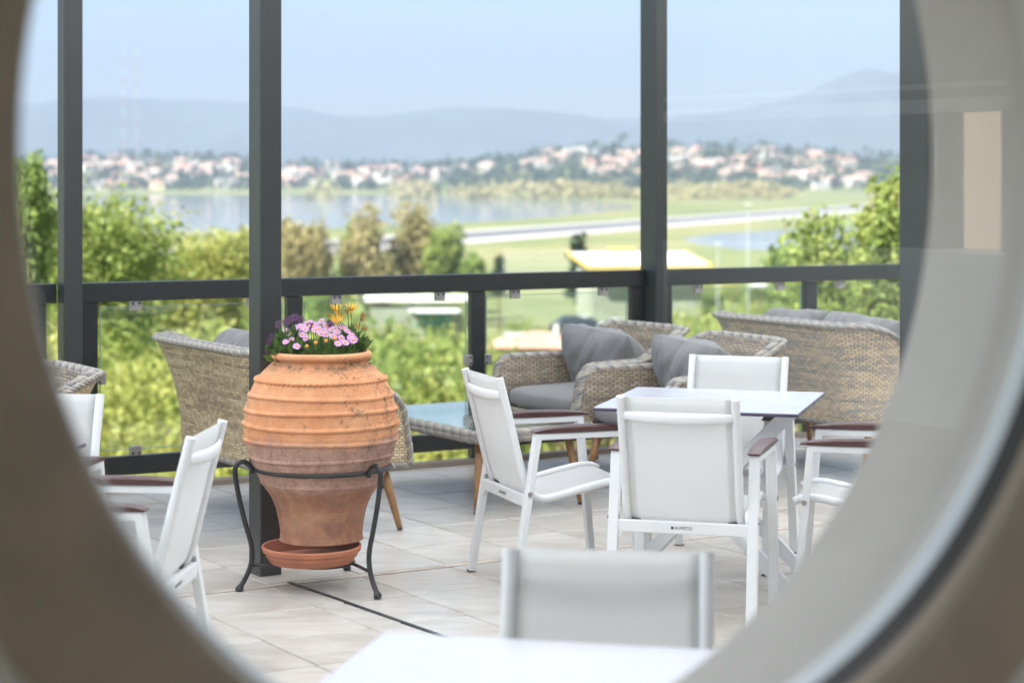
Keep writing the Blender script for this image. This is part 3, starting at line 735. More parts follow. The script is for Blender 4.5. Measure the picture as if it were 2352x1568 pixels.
link('foliage',blade_mesh('foliage',620,8,.075,.11,.92,1.01,.048,M['leaf_mid' if False else 'leaf_pot'],-.125,-.01,4.2),pp)['kind']='stuff'
pr=daisy(13,.026,.007,.12,[M['petal_purple'],M['petal_purple']],4)
for k,(u,v,Yd,d) in enumerate([(745,410,.07,(.1,-.5,1)),(850,450,.08,(.3,-.4,1)),(640,470,.05,(-.2,-.6,1)),(560,520,.03,(-.3,-.6,.9)),(400,555,0,(-.6,-.5,.8)),(1060,600,.05,(0,-.5,1)),(1470,545,.05,(.2,-.5,1)),(205,920,-.05,(-1,-.3,.1)),(180,1110,-.06,(-.9,-.4,-.5)),(255,820,-.02,(-1,-.2,.5)),(700,440,.09,(0,-.3,1))]):
    o=pr if k==0 else pr.copy()
    if k: col.objects.link(o)
    face(o,(d[0],d[1]-.55,d[2]*.6),pp,fpx(u,v,PC.y+Yd)-base); o.scale=(.8,.8,.8)
yp=empty('yellow_daisy_plant',base); tag(yp,'tall yellow daisies on thin stems at the right back of the urn','plant','flowering plants in the urn')
link('foliage',blade_mesh('foliage',200,9,.04,.04,.94,1.02,.055,M['leaf_pot'],.115,.05,5),yp)['kind']='stuff'
pr=daisy(12,.030,.006,1.15,[M['petal_yellow'],M['disc']],6); pb=daisy(9,.024,.005,1.9,[M['petal_bronze'],M['stem']],7)
sm=MB(); 
for k,(u,v,Yd,d,q) in enumerate([(1590,320,.05,(0,-.15,1),0),(1895,310,.05,(.1,-.2,1),0),(1668,440,.03,(.1,-.1,1),1),(1600,540,0,(0,-.6,.8),0),(2090,420,.06,(.6,-.1,.8),1),(1830,360,.05,(-.3,0,1),1),(1990,660,.0,(.2,-.6,.5),1),(2080,500,.04,(.5,-.2,.5),1),(2110,650,.03,(.7,-.2,0),1),(1500,420,.05,(-.6,0,.5),1)]):
    src=(pr,pb)[q]; used=src.parent is not None
    o=src.copy() if used else src
    if used: col.objects.link(o)
    p=fpx(u,v,PC.y+Yd)-base; face(o,d,yp,p); s=.95 if q==0 else .62; o.scale=(s,s,s)
    sm.tube([p,Vector(((p.x+.115)/2,(p.y+.05)/2,.98)),Vector((.11,.05,.93))],.0016,4)
sm.build('stems',M['stem'],yp)

# ------------------------------------------------------------------ white armchairs
def build_white_chair():
    c=empty('white_armchair')
    for s in(-1,1):
        m=MB(); m.bar((s*.265,-.300,.006),(s*.262,-.200,.636),.040,.030); leg=m.build('leg',M['alu'],c,bevel=.005)
        m=MB(); m.box((s*.265,-.3005,.004),(.038,.028,.008)); m.build('foot_cap',M['foot'],leg)
        m=MB(); m.bar((s*.265,.250,.006),(s*.262,.190,.636),.040,.030); leg=m.build('leg',M['alu'],c,bevel=.005)
        m=MB(); m.box((s*.265,.2505,.004),(.038,.028,.008)); m.build('foot_cap',M['foot'],leg)
        m=MB(); m.bar((s*.262,-.214,.632),(s*.262,.204,.632),.040,.028); m.build('arm_frame',M['alu'],c,bevel=.005)
        m=MB(); rowsP=[]
        for k in range(15):
            t=k/14; y=-.222+.452*t; hgt=.008+.018*math.sin(math.pi*min(1,max(0,t))**.9)**.7 if 0<t<1 else .006
            w=.024+.004*math.sin(math.pi*t); zb=.647
            rowsP.append([(s*.262-w,y,zb),(s*.262-w,y,zb+hgt*.75),(s*.262-w*.7,y,zb+hgt),(s*.262+w*.7,y,zb+hgt),(s*.262+w,y,zb+hgt*.75),(s*.262+w,y,zb)])
        m.grid(rowsP,wrap=True,flip=True)
        for q in(0,14): m.f.append(tuple((q*6+k) for k in (range(6) if q else range(5,-1,-1)))); m.m.append(0)
        m.build('armrest',M['armwood'],c,auto=30)
        path=[(-.345,.865),(-.300,.69),(-.258,.52),(-.236,.44),(-.208,.394),(-.160,.374),(-.09,.382),(.05,.412),(.16,.432),(.225,.432),(.255,.418)]
        m=MB(); m.tube(smoothpath([(s*.214,y,z) for y,z in path],5),.0165,10); m.build('side_tube',M['alu'],c,smooth=True,auto=50)
        for y,z in((-.239,.405),(.214,.425)):
            m=MB(); m.tube([(s*.2425,y,z),(s*.288,y,z)],.0105,10); m.build('bolt',M['clamp'],c,smooth=True,auto=50)
        m=MB(); m.tube([(s*.175,-.213,.392),(s*.199,-.213,.392)],.008,8); m.tube([(s*.166,-.213,.392),(s*.176,-.213,.392)],.005,8); m.build('nut',M['screw'],c)
    m=MB(); m.bar((-.246,-.2420,.372),(.246,-.2420,.372),.022,.046,side=(0,1,0)); cb=m.build('rear_crossbar',M['alu'],c,bevel=.004)
    gs=MB()
    for s in(-1,1): gs.add([(s*.247,-.2520,.350),(s*.225,-.2520,.350),(s*.247,-.2540,.325),(s*.247,-.2320,.350),(s*.225,-.2320,.350),(s*.247,-.2350,.325)],[(0,1,2),(3,5,4),(0,3,4,1),(1,4,5,2),(0,2,5,3)])
    gs.build('gusset',M['alu'],c)
    fc=bpy.data.curves.new('maker_name','FONT'); fc.body='ALMECO'; fc.size=.0165; fc.align_x='CENTER'; fc.align_y='CENTER'; fc.extrude=.0003; fc.space_character=1.05
    fc.materials.append(M['screw']); ft=bpy.data.objects.new('maker_tmp',fc); col.objects.link(ft); bpy.context.view_layer.update(); fme=bpy.data.meshes.new_from_object(ft); bpy.data.objects.remove(ft); fo=bpy.data.objects.new('maker_name',fme); col.objects.link(fo); fo.parent=cb; fo.location=(.004,-.2535,.372); fo.rotation_euler=(R(90),0,0)
    m=MB(); m.box((-.038,-.2536,.372),(.009,.0008,.0105)); m.build('maker_mark',M['screw'],cb)
    m=MB(); m.tube([(.214*x,-.333-.028*(1-x*x),.795-.006*(1-x*x)) for x in[k/8-1 for k in range(17)]],[.0225-.0085*abs(k/8-1)**3 for k in range(17)],10,flat=.42); m.build('back_crossbar',M['alu'],c,smooth=True)
    m=MB(); m.bar((-.245,.220,.40),(.245,.220,.40),.02,.026,side=(0,1,0)); m.build('front_crossbar',M['alu'],c,bevel=.003)
    m=MB(); sp=smoothpath([(0,y,z) for y,z in path],4); P=[];U=[]; acc=0
    for i,p in enumerate(sp):
        if i: acc+=(p-sp[i-1]).length
        t=(sp[min(i+1,len(sp)-1)]-sp[max(i-1,0)]).normalized(); nn=Vector((0,-t.z,t.y))   # towards the sitter's back / underside
        row=[];ur=[]
        for k in range(13):
            x=-.2+.4*k/12; sag=.010*(1-(x/.2)**2)*math.sin(math.pi*min(1,max(0,i/(len(sp)-1))))
            q=p-nn*(-.004)+nn*0; q=Vector((x,p.y,p.z))+Vector((0,-1,0))*sag*.6+Vector((0,0,-1))*sag*(1 if i>len(sp)*.5 else .2)
            row.append(q); ur.append((x,acc))
        P.append(row);U.append(ur)
    m.grid(P,uv=U); sl=m.build('sling',M['sling'],c,smooth=True)
    so=sl.modifiers.new('thickness','SOLIDIFY'); so.thickness=.002
    # welts where the fabric wraps the side tubes
    m=MB()
    for s in(-1,1):
        P=[];U=[]
        for i,p in enumerate(sp): P.append([(s*.203,p.y-.0015,p.z-.001),(s*.176,p.y-.0045,p.z-.003)]); U.append([(s*.203,i*.02),(s*.176,i*.02)])
        m.grid(P,uv=U)
    m.build('sling_hem',M['sling'],c,smooth=True)
    return c
chair0=build_white_chair()
def put_chair(X,Y,ang,label,first=[True]):
    # X, Y: ground point under the middle of the seat frame, ang: world direction the chair faces
    o=chair0 if first[0] else copy_tree(chair0); first[0]=False
    o.location=(X,Y,fl(X,Y)); o.rotation_euler=(0,0,ang-math.pi/2); tag(o,label,'chair','white armchairs on the terrace'); return o
def by_back(L,Rr,ang,label):
    mid=(Vector(L)+Vector(Rr))/2; f=Vector((math.cos(ang),math.sin(ang))); p=mid+f*.345; return put_chair(p.x,p.y,ang,label)
by_back((.399,7.516),(.814,7.397),R(90-16),'white armchair with its back to the window, in front of the square table')
by_back((.804,9.29),(1.246,9.103),R(270-20),'white armchair behind the square table, facing the window')
by_back((-.194,8.544),(-.054,8.131),R(20),'white armchair left of the square table, seen from its side')
f4=Vector((math.cos(R(168)),math.sin(R(168)))); m4=Vector(((1.242+1.136)/2,(8.355+7.87)/2))-f4*.21
put_chair(m4.x,m4.y,R(168),'white armchair right of the square table, half hidden by the round window edge')
by_back((-.01,4.439),(.427,4.389),R(270-6.5),'blurred white chair back in the foreground behind the nearest table')
by_back((-.983,6.22),(-.947,6.664),R(175),'white armchair at lower left turned away from the urn')
by_back((-1.488-.43,7.424+.06),(-1.488-.02,7.424),R(270-10),'white armchair at the far left edge behind a table corner')

# ------------------------------------------------------------------ white tables
def build_table():
    t=empty('white_table'); S=.83
    m=MB(); m.box((0,0,.733),(S,S,.012)); top=m.build('tabletop',M['ledge'],t,bevel=.002)
    m=MB(); m.box((0,0,.7406),(S-.004,S-.004,.003)); m.build('laminate_surface',M['laminate'],top)
    for yy in(-.2,.2):
        for s in(-1,1):
            m=MB(); m.bar((-s*.35,yy+s*.013,.004),(s*.35,yy+s*.013,.724),.055,.024,side=(1,0,.0)); m.build('cross_leg',M['alu'],t,bevel=.004)
        m=MB(); m.box((0,yy,.715),(.72,.05,.02)); m.build('top_batten',M['alu'],t,bevel=.003)
    m=MB(); m.box((0,0,.364),(.04,.42,.04)); m.build('tie_bar',M['alu'],t,bevel=.004)
    return t
tb=build_table()
tb.location=(.8415,8.52,fl(.84,0)); tb.rotation_euler=(0,0,R(-16)); tag(tb,'square white table with dark violet edge among four white armchairs','table','white tables on the terrace')
def put_table(corner,ang,sx,sy,label):
    o=copy_tree(tb); u=Vector((math.cos(ang),math.sin(ang))); v=Vector((-u.y,u.x)); p=Vector(corner)+u*sx*.415+v*sy*.415
    o.location=(p.x,p.y,fl(p.x,0)); o.rotation_euler=(0,0,ang); tag(o,label,'table','white tables on the terrace')
put_table((-.262,4.17),R(-13),1,-1,'blurred white tabletop nearest the window at the bottom of the picture')
put_table((-1.47,7.02),R(-8),-1,-1,'white table at the far left with only one corner in view')

# ------------------------------------------------------------------ wicker lounge furniture
def braid(path, strand_r, core_r, pitch, strands=3, closed=False, seg=5):
    mb=MB(); pts=[Vector(p) for p in path]
    dens=[]; L=0
    for i in range(len(pts)-1): 
        n=max(1,int((pts[i+1]-pts[i]).length/(pitch/7)))
        for k in range(n): dens.append(pts[i].lerp(pts[i+1],k/n))
    dens.append(pts[-1])
    fr=[]; up=Vector((0,0,1)); s=0
    for i,p in enumerate(dens):
        t=(dens[min(i+1,len(dens)-1)]-dens[max(i-1,0)]).normalized()
        x=up-t*up.dot(t)
        if x.length<1e-4: x=t.orthogonal()
        x.normalize(); up=x; y=t.cross(x)
        if i: s+=(p-dens[i-1]).length
        fr.append((p,x,y,s))
    for k in range(strands):
        mb.tube([p+x*core_r*math.cos(2*math.pi*(s/pitch+k/strands))+y*core_r*math.sin(2*math.pi*(s/pitch+k/strands)) for p,x,y,s in fr],strand_r,seg)
    return mb
def cushion_box(w,d,h,seed,wr=.008):
    m=MB(); n=22; P=[]
    def sq(t,p=.42): 
        return math.copysign(abs(math.sin(t))**p,math.sin(t)),math.copysign(abs(math.cos(t))**p,math.cos(t))
    for i in range(n+1):
        ph=-math.pi/2+math.pi*i/n; sz,cz=sq(ph,.55); row=[]
        for k in range(4*n):
            th=2*math.pi*k/(4*n); sy,cx_=sq(th,.30)
            x=cz*cx_*w/2; y=cz*sy*d/2; z=sz*h/2*(1+.25*(1-(abs(cx_*cz))**2)*(1-(abs(sy*cz))**2))
            nz=mnoise.noise(Vector((x*7+seed,y*7,z*5)))*wr
            row.append((x+nz,y+nz*.5,z+nz))
        P.append(row)
    m.grid(P,wrap=True,flip=False); return m
def pillow(w,h,t,seed,wr=.026):
    m=MB(); n=44
    for sgn in(1,-1):
        P=[]
        for i in range(n+1):
            v=-1+2*i/n; row=[]
            for k in range(n+1):
                u=-1+2*k/n
                th=t*.5*(max(0,1-abs(u)**3.4)*max(0,1-abs(v)**3.0))**.5*(1-.12*v)
                e=1-.05*(u*u*(1-v*v)+v*v*(1-u*u))-.055*(u*u*v*v)**1.5
                fold=wr*mnoise.noise(Vector((u*2.0+seed,v*1.2,sgn*3)))-wr*.9*abs(mnoise.noise(Vector((u*4.5+v*1.5+seed,v*1.6-u*.7,sgn*7+seed))))*1.6+wr*.5*math.sin(u*6+3*v+seed)*max(0,v+.3)*(1-abs(u))
                row.append((u*w/2*e,sgn*(th+fold*min(1,th*18)),v*h/2*e))
            P.append(row)
        m.grid(P,flip=(sgn<0))
    return m
def build_lounge(name,w,depth,hb,ha,fine_w,taper=.1,r0=.38,r1=.93):
    # faces +y; plan path from the front of the right arm round the back to the front of the left arm
    o=empty(name); r=.16; hw=w/2; yb=-depth/2; yf=depth/2; path=[]
    N=14
    for k in range(N): path.append((hw,yf-(depth-r)*k/N))
    for k in range(9): a=k/8*math.pi/2; path.append((hw-r+r*math.cos(a),yb+r-r*math.sin(a)))
    for k in range(1,N): path.append((hw-r-(w-2*r)*k/N,yb))
    for k in range(9): a=math.pi/2+k/8*math.pi/2; path.append((-hw+r+r*math.cos(a),yb+r-r*math.sin(a)))
    for k in range(1,N+1): path.append((-hw,yb+r+(depth-r)*k/N))
    path=[(x*(1-taper*(yf-y)/depth),y) for x,y in path]
    zb=.31; n=len(path); S=[0]
    for i in range(1,n): S.append(S[-1]+math.dist(path[i],path[i-1]))
    T=S[-1]; outer=[];uo=[];inner=[];ui=[];rim=[];brim=[]
    th=.075
    for i,(x,y) in enumerate(path):
        x0,y0=path[max(i-1,0)];x1,y1=path[min(i+1,n-1)]; tx,ty=x1-x0,y1-y0; l=math.hypot(tx,ty); nx,ny=-ty/l,tx/l
        if nx*x+ny*(y-.1)<0: nx,ny=-nx,-ny
        d=min(S[i],T-S[i])                      # distance along the path from the nearer arm front
        t_=(d/depth-r0)/(r1-r0); k=max(0,min(1,t_)); k=.65*k+.35*sstep(k)
        top=ha+(hb-ha)*k
        if d<.11: top=zb+.06+(ha-zb-.06)*math.sqrt(max(0,1-((.11-d)/.11)**2))
        lean=.02+.075*k
        ro=[];uu=[];ri=[];uj=[]
        for q in range(9):
            f=q/8; z=zb+(top-zb)*f; e=lean*f**1.3*((z-zb)/(hb-zb))*1.4
            ro.append((x+nx*e,y+ny*e,z)); uu.append((S[i],z)); ri.append((x+nx*(e-th),y+ny*(e-th),z)); uj.append((S[i]+.4,z+.003))
        outer.append(ro);uo.append(uu);inner.append(ri);ui.append(uj)
        e=lean*((top-zb)/(hb-zb))*1.4; rim.append((x+nx*(e-th/2),y+ny*(e-th/2),top)); brim.append((x-nx*.01,y-ny*.01,zb))
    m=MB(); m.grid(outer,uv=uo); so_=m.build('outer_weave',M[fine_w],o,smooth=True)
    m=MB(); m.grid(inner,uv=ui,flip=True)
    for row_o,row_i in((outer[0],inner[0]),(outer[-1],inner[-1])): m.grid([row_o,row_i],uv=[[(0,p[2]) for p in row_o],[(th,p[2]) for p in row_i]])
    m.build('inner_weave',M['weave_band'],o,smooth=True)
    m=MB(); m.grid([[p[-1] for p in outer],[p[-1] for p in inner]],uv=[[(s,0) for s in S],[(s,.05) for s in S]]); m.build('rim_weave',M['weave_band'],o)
    f0=[(rim[0][0],rim[0][1]+.004,zb)]+rim+[(rim[-1][0],rim[-1][1]+.004,zb)]
    braid(f0,.0125,.0135,.085,4).build('braided_rim',M['braid'],o,smooth=True)
    braid([(p[0]-.0,p[1],p[2]) for p in [ (outer[0][-1][0],outer[0][-1][1]+.002,zb)]+[ (q[-1][0],q[-1][1],q[-1][2]) for q in outer]+[(outer[-1][-1][0],outer[-1][-1][1]+.002,zb)]],.008,.009,.06,3).build('braided_edge',M['braid'],o,smooth=True)
    braid(brim,.009,.010,.06,3).build('bottom_braid',M['braid'],o,smooth=True)
    m=MB(); m.add([(x*(1-taper*(yf-y)/depth)*(w-.14)/w,y*(depth-.1)/depth,z) for z in(.31,.36) for x,y in((-hw,yb),(hw,yb),(hw,yf),(-hw,yf))],[(3,2,1,0),(4,5,6,7),(0,1,5,4),(1,2,6,5),(2,3,7,6),(3,0,4,7)]); m.build('seat_frame',M['weave_band'],o)
    m=MB(); 
    m.grid([[(-hw+.05,yf-.05,.30),(-hw+.05,yf-.05,.36)],[(hw-.05,yf-.05,.30),(hw-.05,yf-.05,.36)]],uv=[[(0,0),(0,.06)],[(w,0),(w,.06)]],flip=True); m.build('front_apron',M['weave_band'],o)
    for sx in(-1,1):
        for sy in(-1,1):
            m=MB(); p0=Vector((sx*(hw-.10),sy*(depth/2-.10),.325)); p1=Vector((sx*(hw-.045),sy*(depth/2-.03),.006))
            m.tube([p0,p0.lerp(p1,.5),p1],[.024,.020,.0135],10); lg=m.build('leg',M['legwood'],o,smooth=True)
            m=MB(); m.tube([p1+Vector((0,0,.004)),p1-Vector((0,0,.006))],.0135,10); m.build('foot_cap',M['foot'],lg)
    cu=cushion_box(w-.17,depth-.12,.13,w*3); ob=cu.build('seat_cushion',M['cushion'],o,smooth=True); ob.location=(0,.035,.415)
    k=1 if w<1 else 2; pw=(w*(1-taper*.4)-.10)/k
    for q in range(k):
        pl=pillow(pw*1.06,.52,.31,q*5+w).build('back_cushion',M['cushion'],o,smooth=True)
        pl.location=(-pw*k/2+pw*(q+.5),yb+(.23 if k==1 else .20),.575 if k==1 else .665); pl.rotation_euler=(R(-24),R(3 if q else -3),R(2 if q else -2))
    return o
LG='wicker lounge seats along the railing'
def place(o,a,b,face_a,label,rz=0,cat='sofa',hide_cushions=False):
    # face_a: +1 faces along +a, -1 faces along -a
    p=W(a,b); o.location=p; o.rotation_euler=(0,0,YAW+(-math.pi/2 if face_a>0 else math.pi/2)+R(rz)); tag(o,label,cat,LG)
sofa=build_lounge('wicker_sofa',1.28,.68,.86,.645,'weave_fine',.08,.36,.92)
place(sofa,4.335,8.98,1,'wicker sofa behind the urn with its tall woven back to the window side',0)
s2=copy_tree(sofa); place(s2,7.865,8.98,1,'wicker sofa at the right with its plaid woven back and grey cushions showing',0)
for ch in s2.children:
    if ch.name.startswith('outer_weave'):
        ch.data=ch.data.copy(); ch.data.materials[0]=M['weave_back']
arm=build_lounge('wicker_armchair',.84,.76,.80,.635,'weave_band',.30,.66,1.0)
place(arm,6.50,9.54,-1,'wicker armchair with plump grey cushions against the railing, farther of the pair',3,'armchair')
a2=copy_tree(arm); place(a2,6.48,8.66,-1,'wicker armchair with grey cushions beside the square table, nearer of the pair',-2,'armchair')
a3=copy_tree(arm); place(a3,2.68,8.66,-1,'wicker armchair at the far left behind a white chair back',0,'armchair')
a4=copy_tree(arm); place(a4,2.66,9.56,-1,'wicker armchair mostly hidden at the far left edge by the railing post',0,'armchair')
for q in(a3,a4):
    for ch in q.children:
        if ch.name.startswith('outer_weave'):
            ch.data=ch.data.copy(); ch.data.materials[0]=M['weave_fine']
# coffee table
ct=empty('coffee_table',W(5.50,9.08),YAW); tag(ct,'low wicker coffee table with grey glass top between the lounge seats','coffee table')
cw,cd=.70,1.16
def rrect(w,d,r,z,n=6):
    out=[]
    for cx_,cy_,a0 in((w/2-r,d/2-r,0),(-w/2+r,d/2-r,90),(-w/2+r,-d/2+r,180),(w/2-r,-d/2+r,270)):
        for k in range(n+1): a=R(a0+90*k/n); out.append((cx_+r*math.cos(a),cy_+r*math.sin(a),z))
    return out
for z in(.398,.376): 
    p=rrect(cw-.01,cd-.01,.07,z); braid(p+[p[0]],.0125,.013,.085,4).build('braided_rim',M['braid'],ct,smooth=True)
m=MB(); p=rrect(cw-.05,cd-.05,.06,.372); m.add(p,[tuple(range(len(p)))]); m.uv={i:(q[0],q[1]) for i,q in enumerate(p)}; m.build('reflection_panel',M['tpanel'],ct)  # pale panel added under the glass, standing in for its bright reflection
m=MB(); p=rrect(cw,cd,.07,.419); p2=[(x,y,.425) for x,y,z in p]; k=len(p)
m.add(p+p2,[tuple(range(k-1,-1,-1)),tuple(range(k,2*k))]+[(i,(i+1)%k,k+(i+1)%k,k+i) for i in range(k)]); m.build('glass_top',M['tableglass'],ct)
for sx in(-1,1):
    for sy in(-1,1):
        m=MB(); p0=Vector((sx*.26,sy*.44,.375)); p1=Vector((sx*.31,sy*.49,.006)); m.tube([p0,p0.lerp(p1,.5),p1],[.022,.019,.013],10); lg=m.build('leg',M['legwood'],ct,smooth=True)
        m=MB(); m.tube([p1+Vector((0,0,.004)),p1-Vector((0,0,.006))],.0135,10); m.build('foot_cap',M['foot'],lg)

# ------------------------------------------------------------------ trees close to the terrace
def foot(px,Y): 
    X=(px-CX)/FPX*Y; return Vector((X,Y,terr(X,Y)))
def near_tree(name,label,px,Y,ytop,ybot,halfpx,mat,seed,n,per,size,lobes=9,depth=None):
    p=foot(px,Y); zt=EYE-(ytop-YH)*Y/FPX; zb=EYE-(ybot-YH)*Y/FPX; rz=(zt-zb)/2; r=halfpx*Y/FPX
    return tree(name,label,'tree',p,(r,depth or r,rz),(zt+zb)/2-p.z,mat,seed,int(n*1.5),int(per*1.7),None,size*.62,'trees below the terrace',lobes+6)
near_tree('broadleaf_tree','bright green leafy tree rising left of the urn in front of the lagoon',214,40,485,830,190,M['leaf_bright'],21,420,26,.13,14)
near_tree('broadleaf_tree','tall narrow green tree at the far left edge of the round window',62,34,400,960,58,M['leaf_mid'],22,360,24,.11,12)
near_tree('broadleaf_tree','yellow green bush beside the bright tree left of the urn',470,60,560,800,120,M['leaf_yellow'],23,240,22,.17,9)
near_tree('broadleaf_tree','large leafy tree behind the right end of the railing',2052,27,425,900,92,M['leaf_bright'],24,300,22,.11,14)
near_tree('broadleaf_tree','spreading green tree with loose branches left of the right post',1935,29,545,860,115,M['leaf_bright'],25,260,22,.115,12)
near_tree('broadleaf_tree','round mid green bush low behind the right railing panes',1830,36,575,700,70,M['leaf_mid'],26,140,22,.13,7)
# eucalyptus row by the runway
EU='trees between terrace and runway'
for k,(px,yt,half,Y,mt_,lab) in enumerate([(650,508,22,330,'leaf_olive','slim olive coloured tree directly right of the post behind the urn'),(700,528,60,325,'leaf_olive','broad olive brown tree above the urn rim'),(800,540,18,335,'leaf_mid','small dark green tree left of the tall olive pair'),(845,503,58,330,'leaf_olive','tall olive brown tree, left of the pair before the lagoon'),(945,490,50,335,'leaf_olive','tall olive green tree, right of the pair before the lagoon'),(1022,528,45,320,'leaf_bright','rounded fresh green tree beside the olive pair before the runway'),(1085,585,25,310,'leaf_mid','low green bush right of the rounded fresh green tree'),(560,560,40,300,'leaf_yellow','pale yellow tree behind the lagoon shore left of the free post')]):
    p=foot(px,Y); zt=EYE-(yt-YH)*Y/FPX; zb=p.z+1.5; r=half*Y/FPX; t=tree('eucalyptus_tree' if mt_=='leaf_olive' else 'broadleaf_tree',lab,'tree',p,(r,r,(zt-zb)/2),(zt+zb)/2-p.z,M[mt_],40+k,260,24,r*.40,.55,EU,11)
p=foot(1147,300); t=empty('cypress_tree',p); tag(t,'small dark pointed conifer at the edge of the airfield','tree',EU)
link('crown',leaf_mesh('crown',[(0.8*(1-z/5.2)*math.cos(z*9),.8*(1-z/5.2)*math.sin(z*9),5.8+z) for z in [k*.064 for k in range(80)]],14,.6,.4,M['leaf_dark'],60),t)
trunk_mb(7,.2,60,0).build('trunk',M['bark'],t)
p=foot(1328,280); t=empty('cypress_tree',p); tag(t,'dark conifer beside the yellow edged roof','tree',EU)
link('crown',leaf_mesh('crown',[(1.0*(1-z/9)*math.cos(z*9),1.0*(1-z/9)*math.sin(z*9),6.5+z) for z in [k*.1 for k in range(80)]],14,.8,.6,M['leaf_dark'],61),t)
trunk_mb(8,.2,61,0).build('trunk',M['bark'],t)
# shrubs and small trees covering the slope
SH='shrubs and small trees on the slope below the terrace'
protos=[]
for k,(mt_,lab) in enumerate([('leaf_yellow','yellow green shrub in the thicket below the railing'),('leaf_bright','fresh green shrub in the thicket below the railing'),('leaf_mid','mid green shrub in the thicket below the railing'),('leaf_yellow','yellow green shrub in the thicket below the railing'),('leaf_olive','dry olive shrub in the thicket below the railing')]):
    c=leaf_mesh('crown',crown_centers(70+k,(1,1,.85),210,11,.75),30,.26,.052 if k!=2 else .065,M[mt_],70+k)
    tr=trunk_mb(.9,.05,70+k,4,.5); protos.append((c,tr,lab))
tr_me=[]
g2=random.Random(5)
cells=[(cx_,cy_) for cy_ in range(655,1200,42) for cx_ in range(40,2110,140)]
def where(px): return 'seen through the left railing pane' if px<570 else 'behind the urn' if px<930 else 'seen through the middle railing panes' if px<1480 else 'behind the wicker sofa at the right'
def shlab(lab,px,Y): return lab.replace('in the thicket below the railing',('in the near thicket ' if Y<110 else 'in the far thicket ')+where(px))
ns=0
for cx_,cy_ in cells:
    px=cx_+g2.uniform(-55,55); py=cy_+g2.uniform(-18,18)
    if 820<px<1090 and 668<py<790: continue
    if 1110<px<1490 and 735<py<850: continue
    q=hit(px,py)
    if q is None or q.y>420: continue
    k=g2.choices(range(5),[4,3,2,3,1])[0]; c,tr,lab=protos[k]
    s=g2.uniform(.012,.021)*q.y
    s=max(1.1,min(3.6,s))
    e=empty('shrub',(q.x,q.y,q.z-.2),g2.uniform(0,6.28)); e.scale=(s,s,s*g2.uniform(.85,1.2)); tag(e,shlab(lab,px,q.y),'shrub',SH)
    link('crown',c,e)
    if k>=len(tr_me) or True:
        key=('t',k)
        if key not in KIDS: o=tr.build('trunk',M['bark'],e); KIDS[key]=o.data
        else: link('trunk',KIDS[key],e)
    ns+=1
for k in range(170):
    px=g2.uniform(40,2110) if k<130 else g2.uniform(900,1700); Y=g2.uniform(48,150); q=foot(px,Y); lim=700
    if 800<px<1100: lim=728
    if 1100<px<1345: lim=795
    if 1345<=px<1490: lim=778
    if 1490<=px<1720: lim=690
    ymin=lim+g2.uniform(0,120); s=((EYE-(ymin-YH)*Y/FPX)-q.z)/1.72
    if s<1.0: continue
    s=min(s,3.6); i=g2.choices(range(5),[4,3,2,3,1])[0]; c,tr,lab=protos[i]
    e=empty('shrub',(q.x,q.y,q.z-.2),g2.uniform(0,6.28)); e.scale=(s,s,s); tag(e,shlab(lab,px,Y),'shrub',SH); link('crown',c,e)
    if ('t',i) in KIDS: link('trunk',KIDS[('t',i)],e)
    ns+=1
# ------------------------------------------------------------------ buildings and cars on the flat below
def hipped(w,d,h,rh,over=.5):
    m=MB(); x,y=w/2+over,d/2+over; rx=max(0.01,(w-d)/2) if w>d else .01
    m.add([(-x,-y,h),(x,-y,h),(x,y,h),(-x,y,h),(-rx,0,h+rh),(rx,0,h+rh)],[(0,1,5,4),(1,2,5),(2,3,4,5),(3,0,4),(3,2,1,0)]); return m
p=at(1465,592,200); b=empty('sports_hall',(p.x,p.y,terr(p.x,p.y)),R(8)); tag(b,'low hall with white sheet roof edged in yellow beyond the railing','building')
zr=p.z-b.location.z
m=MB(); m.box((0,0,zr/2-.4),(10.6,9,zr-.8)); m.build('wall',M['greywall'],b)
m=MB(); m.add([(-5.9,-6,zr-.55),(5.9,-6,zr-.55),(5.9,6,zr+.35),(-5.9,6,zr+.35),(-5.9,-6,zr-.75),(5.9,-6,zr-.75),(5.9,6,zr+.15),(-5.9,6,zr+.15)],[(0,1,2,3),(7,6,5,4),(0,4,5,1),(1,5,6,2),(2,6,7,3),(3,7,4,0)]); rf=m.build('roof',M['whiteroof'],b)
m=MB()
for sx in(-1,1): m.bar((sx*5.98,-6.05,zr-.62),(sx*5.98,6.05,zr+.28),.12,.42,side=(1,0,0))
m.bar((-6.04,-6.06,zr-.63),(6.04,-6.06,zr-.63),.12,.42,side=(0,1,0)); m.build('fascia',M['yellowtrim'],rf)
m=MB(); m.box((-.6,5.6,zr+.60),(2.7,.3,.35)); m.build('sign_board',M['yellowtrim'],rf)
p=at(955,700,150); b=empty('white_roofed_building',(p.x,p.y,terr(p.x,p.y)),R(4)); tag(b,'pale building with long white roof and teal wall behind the urn','building')
zr=p.z-b.location.z
m=MB(); m.box((0,1.5,(zr-.2)/2),(7.0,4,zr-.2)); m.build('wall',M['greywall'],b)
m=MB(); m.box((1.3,-.52,zr-1.0),(2.6,.06,1.1)); m.build('shutter',M['teal'],b)
m=MB(); m.box((.2,2.2,zr+.35),(8.0,5.5,.16)); m.build('roof',M['whiteroof'],b)
m=MB(); m.box((1.3,-1.6,zr-.35),(3.6,2.4,.14)); m.build('awning',M['whiteroof'],b)

